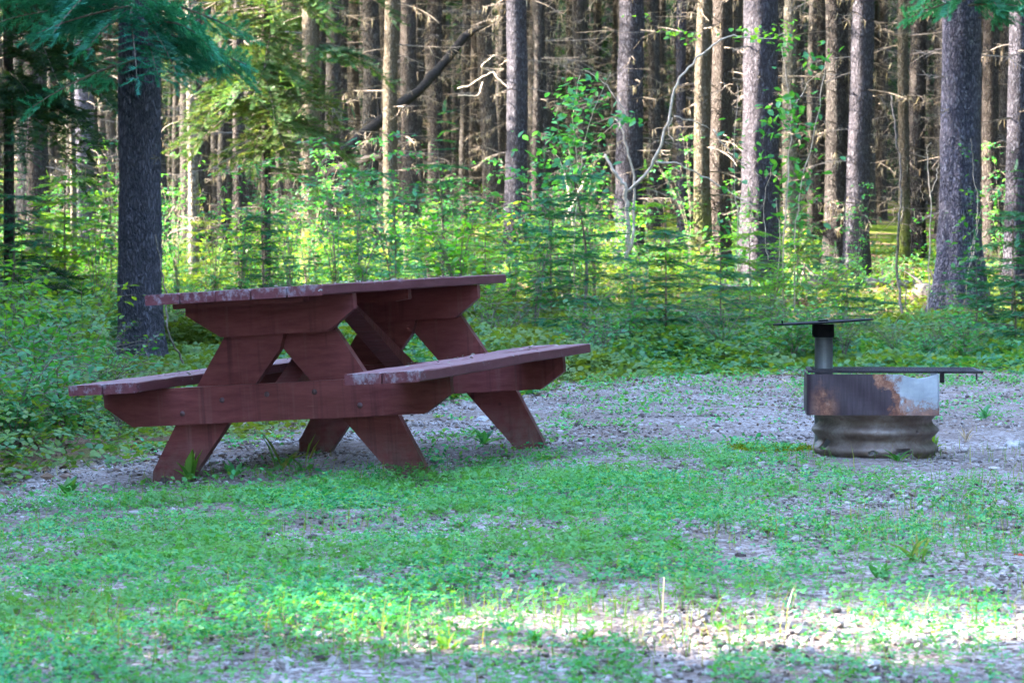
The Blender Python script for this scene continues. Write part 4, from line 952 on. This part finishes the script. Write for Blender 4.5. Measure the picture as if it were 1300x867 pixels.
def table():
    d = dict(tx=-1.0334, ty=9.929, tz=-.0676 + CAMZ, yaw=-.292, roll=.0594, pit=.0162)
    cy, sy = math.cos(d['yaw']), math.sin(d['yaw']); cr, sr = math.cos(d['roll']), math.sin(d['roll']); cp, sp = math.cos(d['pit']), math.sin(d['pit'])
    R = np.array([[cy, -sy, 0], [sy, cy, 0], [0, 0, 1]]) @ np.array([[cr, 0, -sr], [0, 1, 0], [sr, 0, cr]]) @ np.array([[1, 0, 0], [0, cp, -sp], [0, sp, cp]])
    T = np.array([d['tx'], d['ty'], d['tz']])
    W = .7129; th = .039; L = 2.3244; hb = .3237; f1 = .3476; f2 = 1.9193
    org = T + R @ np.array([0, 1.13, -.745])
    t = empty('picnic_table', org, 'reddish brown wooden picnic table with weathered planks standing on the gravel', 'picnic table')
    t.matrix_world = Matrix.Translation(Vector(org)) @ Matrix([list(r) for r in R]).to_4x4()
    off = (0, -1.13, .745)
    def fin(mb, name, m, parent=None, wear=False):
        o = mb.obj(name, m, parent or t)
        co = np.zeros(len(o.data.vertices) * 3); o.data.vertices.foreach_get('co', co); co = co.reshape(-1, 3)
        if wear:
            v = co[:, 1]; w = np.maximum(1 - np.minimum(v - v.min(), v.max() - v) / .10, 0) * .8 + .25 + .5 * (co[:, 2] > co[:, 2].max() - .012)
            a = o.data.attributes.new('wear', 'FLOAT', 'POINT'); a.data.foreach_set('value', w.astype(np.float32))
        if parent is None: o.location = off
        return o
    # tabletop, five planks
    mb = MB(); pw = W / 5
    for k in range(5): board(mb, -W / 2 + k * pw + .0025, -W / 2 + (k + 1) * pw - .0025, 0 + [.0, .004, -.003, .003, .0][k], L + [.004, 0, .006, -.003, 0][k], -th, 0, 30, k)
    top = fin(mb, 'tabletop', M['plank'], None, True)
    # bits of leaf litter on the top
    r = np.random.default_rng(4)
    for parent_, uu, vv, ww in ((top, (-W / 2, W / 2), (0.2, L), 0.),):
        fm = MB(); n = 90; u = r.uniform(*uu, n); v = r.uniform(*vv, n)
        scatter(fm, LEAF[0] * (1, .8, 1.5), LEAF[1], rotz(r.uniform(0, 6.28, n)) @ rotx(r.normal(0, .6, n)) * r.uniform(.008, .028, n)[:, None, None], np.stack([u, v, np.full(n, .006)], 1))
        fm.obj('leaf_flecks', M['fleck'], parent_)['kind'] = 'stuff'
    # benches
    for (a, b, v0, v1, sd) in ((-.7065, -.4205, .0268, 2.33, 11), (.5146, .8006, -.2651, 2.06, 21)):
        mb = MB(); h = (b - a) / 2
        for k in range(2): board(mb, a + k * h + .0025, a + (k + 1) * h - .0025, v0 + .003 * k, v1 - .004 * k, -hb - th, -hb, 26, sd + k)
        bo = fin(mb, 'bench_seat', M['plank'], None, True)
        fm = MB(); n = 40; u = r.uniform(a, b, n); v = r.uniform(v0 + .3, v1, n)
        scatter(fm, LEAF[0] * (1, .8, 1.5), LEAF[1], rotz(r.uniform(0, 6.28, n)) @ rotx(r.normal(0, .6, n)) * r.uniform(.008, .022, n)[:, None, None], np.stack([u, v, np.full(n, -hb + .006)], 1))
        fm.obj('leaf_flecks', M['fleck'], bo)['kind'] = 'stuff'
    H = -.80
    for fi, (f, s) in enumerate(((f1, 1), (f2, 1))):
        # crossbeam carrying the seats, in front of the legs
        mb = MB(); wt = -hb - th - .001; wb = wt - .1438
        prism(mb, [(-.713, wt), (-.713, wt - .062), (-.598, wb), (.600, wb), (.709, wt - .073), (.709, wt)], f, f + .04)
        beam = fin(mb, 'crossbeam', M['paint'])
        # bolts
        for (u, w) in ((-.384, -.464), (-.216, -.419), (-.03, -.405), (.165, -.405), (.345, -.464)):
            bm = MB(); rr_ = .011; a = np.arange(10) / 10 * 6.283
            P = np.concatenate([[(u + rr_ * math.cos(x), f - .001, w + rr_ * math.sin(x)) for x in a], [(u + rr_ * .7 * math.cos(x), f - .006, w + rr_ * .7 * math.sin(x)) for x in a], [(u, f - .008, w)]])
            i = np.arange(10); bm.add(P, [np.stack([i, (i + 1) % 10, 10 + (i + 1) % 10, 10 + i], 1), np.stack([10 + i, 10 + (i + 1) % 10, np.full(10, 20)], 1)])
            if fi == 0: bm.obj('bolt', M['bolt'], beam, True)
        # cleat under the top
        mb = MB(); ct = -th - .001
        prism(mb, [(-.345, ct), (-.345, ct - .048), (-.205, -.178), (.235, -.178), (.3435, ct - .058), (.3435, ct)], f, f + .04); fin(mb, 'cleat', M['paint'])
        # legs (behind beam and cleat)
        v0 = f + .041; v1 = v0 + .04
        mb = MB(); prism(mb, [(-.555, -.80), (-.543, -.685), (-.433, -.507), (-.213, -.186), (-.13, -.06), (.075, -.06), (.018, -.237), (-.211, -.508), (-.395, -.735), (-.43, -.80)], v0, v1); fin(mb, 'leg', M['paint'])
        mb = MB(); v2 = v1 + .001
        e = .0
        prism(mb, [(.59, -.80), (.575, -.74), (.465, -.509), (.335, -.334), (.236, -.176), (.14, -.06), (-.05, -.06), (.018, -.237), (.255, -.531), (.428, -.741), (.47, -.80)], v0 + .0005 if False else v0 + .0405, v1 + .0405); fin(mb, 'leg', M['paint'])
    # battens and the plank brace under the top
    mb = MB(); board(mb, -.30, .30, .0, .035, -.0, .0, 2) if False else prism(mb, [(-.287, -th - .001), (-.287, -th - .02), (.24, -th - .02), (.24, -th - .001)], .10, .16); fin(mb, 'batten', M['paint'])
    mb = MB(); prism(mb, [(-.30, -th - .001), (-.30, -th - .04), (-.24, -.085), (.24, -.085), (.30, -th - .04), (.30, -th - .001)], 1.12, 1.16); fin(mb, 'cleat', M['paint'])
    for (v0, v1, wa, wb) in ((f1 + .13, 1.10, -.44, -.10), (f2 - .01, 1.18, -.44, -.10)):
        mb = MB(); a, b = (v0, v1)
        P = []
        for (u) in (-.045, .045):
            P += [(u, a, wa), (u, b, wb), (u, b + .0, wb + .05 - .03), (u, a, wa + .07)]
        P = np.array(P); mb.add(P, [np.array([(0, 1, 2, 3), (7, 6, 5, 4), (0, 4, 5, 1), (1, 5, 6, 2), (2, 6, 7, 3), (3, 7, 4, 0)])]); fin(mb, 'brace', M['paint'])
table()

# ------------------------------------------------------------------ fire pit
def metal_mats():
    m, nt, ns, L = mat('band_steel')
    tc = ns.new('ShaderNodeTexCoord'); sep = ns.new('ShaderNodeSeparateXYZ'); L.new(tc.outputs['Object'], sep.inputs[0])
    v = coords(nt, 'Object'); nz = noise(nt, v, 11, 6, .7); n2 = noise(nt, v, 34, 7, .78); st = noise(nt, coords(nt, 'Object', (90, 90, 5)), 1.4, 4)
    dark = ramp(nt, st, [(.3, (.022, .012, .020)), (.7, (.048, .027, .042))])
    rust = ramp(nt, n2, [(.32, (.06, .022, .018)), (.45, (.16, .055, .035)), (.58, (.28, .12, .07)), (.75, (.42, .26, .2))])
    galv = ramp(nt, nz, [(.3, (.24, .27, .32)), (.7, (.38, .41, .46))])
    # object x runs along the plate, z is height
    e = mth(nt, 'ADD', sep.outputs[0], mth(nt, 'MULTIPLY', mth(nt, 'SUBTRACT', nz, .5), .28))
    e = mth(nt, 'ADD', e, mth(nt, 'MULTIPLY', sep.outputs[2], .35))
    rk = ramp(nt, mth(nt, 'ADD', e, .5), [(.545, (0, 0, 0)), (.57, (1, 1, 1))])
    gk = ramp(nt, mth(nt, 'ADD', e, .5), [(.60, (0, 0, 0)), (.63, (1, 1, 1))])
    c = mixc(nt, rk, dark, rust); c = mixc(nt, gk, c, galv)
    # rust low on the galvanised part and at lower left
    lo = mth(nt, 'MULTIPLY', ramp(nt, mth(nt, 'ADD', mth(nt, 'MULTIPLY', sep.outputs[2], -4), n2), [(.60, (0, 0, 0)), (.72, (1, 1, 1))]), gk); c = mixc(nt, mth(nt, 'MULTIPLY', lo, .85), c, rust)
    a = mth(nt, 'ADD', sep.outputs[0], .19); l2 = mth(nt, 'SUBTRACT', 1.0, mth(nt, 'MULTIPLY', mth(nt, 'ABSOLUTE', a), 15), clamp=True)
    l3 = mth(nt, 'MULTIPLY', l2, ramp(nt, mth(nt, 'ADD', mth(nt, 'MULTIPLY', sep.outputs[2], -3), nz), [(.42, (0, 0, 0)), (.62, (1, 1, 1))])); c = mixc(nt, l3, c, rust)
    principled(nt, c, .55, bump(nt, n2, .3, .003), metal=mth(nt, 'MULTIPLY', gk, .25), spec=.4)
    M['band'] = m
    m, nt, ns, L = mat('culvert_steel')
    v = coords(nt, 'Object'); nz = noise(nt, v, 9, 6, .7); n2 = noise(nt, v, 60, 4, .7)
    c = ramp(nt, nz, [(.3, (.070, .046, .036)), (.5, (.165, .122, .105)), (.72, (.31, .26, .245))])
    c = mixc(nt, ramp(nt, n2, [(.5, (0, 0, 0)), (.7, (.7, .7, .7))]), c, (.13, .08, .06))
    principled(nt, c, .55, bump(nt, n2, .3, .002), metal=.15, spec=.4); M['culvert'] = m
    M['black_steel'] = simple_mat('black_steel', (.004, .004, .005), (.012, .011, .013), 20, .8, spec=.08)
    m, nt, ns, L = mat('post_steel'); tc = ns.new('ShaderNodeTexCoord'); sep = ns.new('ShaderNodeSeparateXYZ'); L.new(tc.outputs['Object'], sep.inputs[0])
    nz = noise(nt, coords(nt), 14, 5, .65)
    k = ramp(nt, mth(nt, 'ADD', sep.outputs[2], mth(nt, 'MULTIPLY', nz, .12)), [(.40, (.20, .21, .23)), (.56, (.012, .012, .015))])
    principled(nt, k, .5, bump(nt, nz, .2, .003), metal=.2); M['post'] = m
    M['grate'] = simple_mat('grate_steel', (.012, .010, .013), (.045, .036, .042), 25, .65, spec=.15)
metal_mats()
def box(mb, x0, x1, y0, y1, z0, z1):
    P = np.array([(x, y, z) for x in (x0, x1) for y in (y0, y1) for z in (z0, z1)])
    mb.add(P, np.array([(0, 1, 3, 2), (4, 6, 7, 5), (0, 4, 5, 1), (2, 3, 7, 6), (0, 2, 6, 4), (1, 5, 7, 3)]))
def firepit():
    x, y = PITX, PITY + .26; z = CAMZ - (583 - HOR) / F * PITY
    t = empty('fire_pit', (x, y, z), 'round corrugated steel fire pit with rusty band, grate and raised cooking plate', 'fire pit')
    t.rotation_euler.z = math.radians(-5)
    s = 1 / (F / PITY)   # metres per pixel at the front
    # culvert ring: three corrugations, burnt-through holes
    nth = 128; nz_ = 44; h = 62 * s * 1.15; r0 = .243
    zz = np.linspace(-.03, h, nz_); th = np.arange(nth) / nth * 2 * PI
    Z, A = np.meshgrid(zz, th, indexing='ij')
    prof = .0140 * np.cos((Z - .028) / (24 * s) * 2 * PI - .15 * np.sin(A))
    dent = -.006 * np.exp(-((A - 4.2) / .2) ** 2)
    Rr = r0 + prof + dent
    V = np.stack([Rr * np.cos(A), Rr * np.sin(A), Z], -1).reshape(-1, 3)
    i = np.arange(nz_ - 1)[:, None] * nth; j = np.arange(nth)[None]; j2 = (j + 1) % nth
    q = np.stack([i + j, i + j2, i + nth + j2, i + nth + j], -1).reshape(-1, 4)
    ca = A[:-1] + PI / nth; cz = Z[:-1] + (zz[1] - zz[0]) / 2
    holes = [(PI * 1.5 - 1.03, .050, .12, .019), (PI * 1.5 - .08, .022, .06, .012), (PI * 1.5 + .42, .020, .17, .022), (PI * 1.5 - .35, .0, .05, .008),
             (PI * 1.5 + .60, .106, .016, .004), (PI * 1.5 + .66, .106, .014, .004), (PI * 1.5 + .73, .106, .014, .004), (PI * .6, .05, .1, .02)]
    keep = np.ones(ca.shape, bool)
    for (a, zc, ra, rz) in holes: keep &= ((ca - a) / ra) ** 2 + ((cz - zc) / rz) ** 2 > 1
    mb = MB(); mb.add(V, q[keep.ravel()]); ring = mb.obj('ring', M['culvert'], t, smooth=True); ring.location.x = .022
    sol = ring.modifiers.new('sheet', 'SOLIDIFY'); sol.thickness = .003; sol.offset = -1
    # band: folded sheet shield, flat front
    zb = 56 * s; zt = 108 * s; hw = .2575; fy = -.275
    out = []
    n = 6
    path = [(-hw, .22)]
    for k in range(n + 1): a = PI + k / n * PI / 2; path.append((-hw + .02 + .02 * math.cos(a), fy + .02 + .02 * math.sin(a)))
    for u in np.linspace(-.2, .2, 21): path.append((u, fy))
    for k in range(n + 1): a = 1.5 * PI + k / n * PI / 2; path.append((hw - .006 + .006 * math.cos(a), fy + .006 + .006 * math.sin(a)))
    path.append((hw, .22)); path = np.array(path); m = len(path)
    zs = np.linspace(zb, zt, 10); P = []
    for k, zv in enumerate(zs):
        for (px_, py_) in path:
            b = .0016 * math.sin(px_ * 31 + zv * 40) + .001 * math.sin(px_ * 77)
            top = zv
            if k == 9 and px_ > .10 and py_ < 0: top -= .020 * math.sin((px_ - .10) / (hw - .10) * PI) ** 2
            P.append((px_, py_ + b, top - (zb + zt) / 2))
    i = np.arange(9)[:, None] * m; j = np.arange(m - 1)[None]
    mb = MB(); mb.add(np.array(P), np.stack([i + j, i + j + 1, i + m + j + 1, i + m + j], -1).reshape(-1, 4)); b = mb.obj('band', M['band'], t); b.location.z = (zb + zt) / 2
    sol = b.modifiers.new('sheet', 'SOLIDIFY'); sol.thickness = .004; sol.offset = 1
    # grate: frame and bars, slid to the right past the band
    mb = MB(); gz = zt + .004; x0, x1 = -.255, .435; y0, y1 = -.255, .20
    for (a, b_, c, d_) in ((x0, x1, y0, y0 + .018), (x0, x1, y1 - .018, y1), (x0, x0 + .018, y0 + .018, y1 - .018), (x1 - .018, x1, y0 + .018, y1 - .018)): box(mb, a, b_, c, d_, gz, gz + .009)
    for k in range(17):
        yy = y0 + .03 + k * .0243; box(mb, x0 + .018, x1 - .018, yy, yy + .009, gz + .001, gz + .0085)
    g = mb.obj('grate', M['grate'], t)
    # hinge tabs
    mb = MB(); box(mb, .268, .285, -.21, -.20, zt - .035, zt + .003); mb.obj('hinge_tab', M['grate'], t); mb = MB(); box(mb, .405, .412, -.25, -.243, zt - .022, zt + .003); mb.obj('hinge_tab', M['grate'], t)
    # post with plate
    px_ = (1055.5 - 1115.5) * s + .002; py_ = .02
    mb = MB(); c = np.array([(px_, py_, -.02), (px_, py_, .3), (px_, py_, .523)]); tube(mb, c, .037, 24, True); mb.obj('post', M['post'], t, smooth=False)
    mb = MB(); tube(mb, np.array([(px_ - .003, py_, .477), (px_ - .003, py_, .530)]), .045, 24, True); co = mb.obj('collar', M['black_steel'], t)
    # plate (slightly tilted, up to the right)
    mb = MB(); a = np.arange(40) / 40 * 2 * PI; R0 = .205
    P = [(R0 * math.cos(x_), R0 * math.sin(x_), zz_) for zz_ in (0, .006) for x_ in a]; i = np.arange(40)
    mb.add(np.array(P), [np.stack([i, (i + 1) % 40, 40 + (i + 1) % 40, 40 + i], 1), i[None][:, ::-1], (i + 40)[None]])
    box(mb, -.02, .02, -.05, .05, .0065, .012); box(mb, -.17, -.163, -.08, -.073, .0065, .02)
    pl = mb.obj('cooking_plate', M['black_steel'], t); pl.location = (px_ - .003, py_, .5355); pl.rotation_euler = (0, math.radians(-3.3), 0)
firepit()

for o in bpy.data.objects:
    if o.name.startswith(('dead_branches', 'lichen')): o['kind'] = 'stuff'
# ------------------------------------------------------------------ sky, sun, camera
w = bpy.data.worlds.new("World"); sc.world = w; w.use_nodes = True; nt = w.node_tree; nt.nodes.clear()
SUN_EL = math.radians(27); AZ = math.radians(-83)     # azimuth from +Y towards +X : the sun stands at the left, slightly behind the forest
sky = nt.nodes.new('ShaderNodeTexSky'); sky.sky_type = 'NISHITA'; sky.sun_disc = False; sky.sun_elevation = SUN_EL; sky.sun_rotation = AZ
bg = nt.nodes.new('ShaderNodeBackground'); bg.inputs[1].default_value = .12; wo = nt.nodes.new('ShaderNodeOutputWorld')
nt.links.new(sky.outputs[0], bg.inputs[0]); nt.links.new(bg.outputs[0], wo.inputs[0])
sd = bpy.data.lights.new('sun', 'SUN'); sd.energy = 2.8; sd.angle = math.radians(.55); sd.color = (1, .90, .76)
so = bpy.data.objects.new('sun', sd); COL.objects.link(so)
dirv = Vector((math.sin(AZ) * math.cos(SUN_EL), math.cos(AZ) * math.cos(SUN_EL), math.sin(SUN_EL)))
so.rotation_euler = (-dirv).to_track_quat('-Z', 'Y').to_euler(); so.location = dirv * 50
cam = bpy.data.cameras.new('camera'); co = bpy.data.objects.new('camera', cam); COL.objects.link(co)
cam.lens = F / 1300 * 36; cam.sensor_width = 36; co.location = (0, 0, CAMZ)
co.rotation_euler = (math.radians(90) - math.atan(88.5 / F), 0, 0)
cam.clip_start = .1; cam.clip_end = 3000
cam.dof.use_dof = True; cam.dof.focus_distance = 11.0; cam.dof.aperture_fstop = 11
sc.camera = co
sc.view_settings.view_transform = 'Standard'; sc.view_settings.look = 'None'; sc.view_settings.gamma = 1; sc.view_settings.exposure = 5.15
sc.cycles.max_bounces = 6; sc.cycles.diffuse_bounces = 3; sc.cycles.glossy_bounces = 2; sc.cycles.transmission_bounces = 4; sc.cycles.transparent_max_bounces = 4
sc.cycles.use_denoising = True; sc.cycles.sample_clamp_indirect = 6
sc.cycles.use_adaptive_sampling = True; sc.cycles.adaptive_threshold = .02
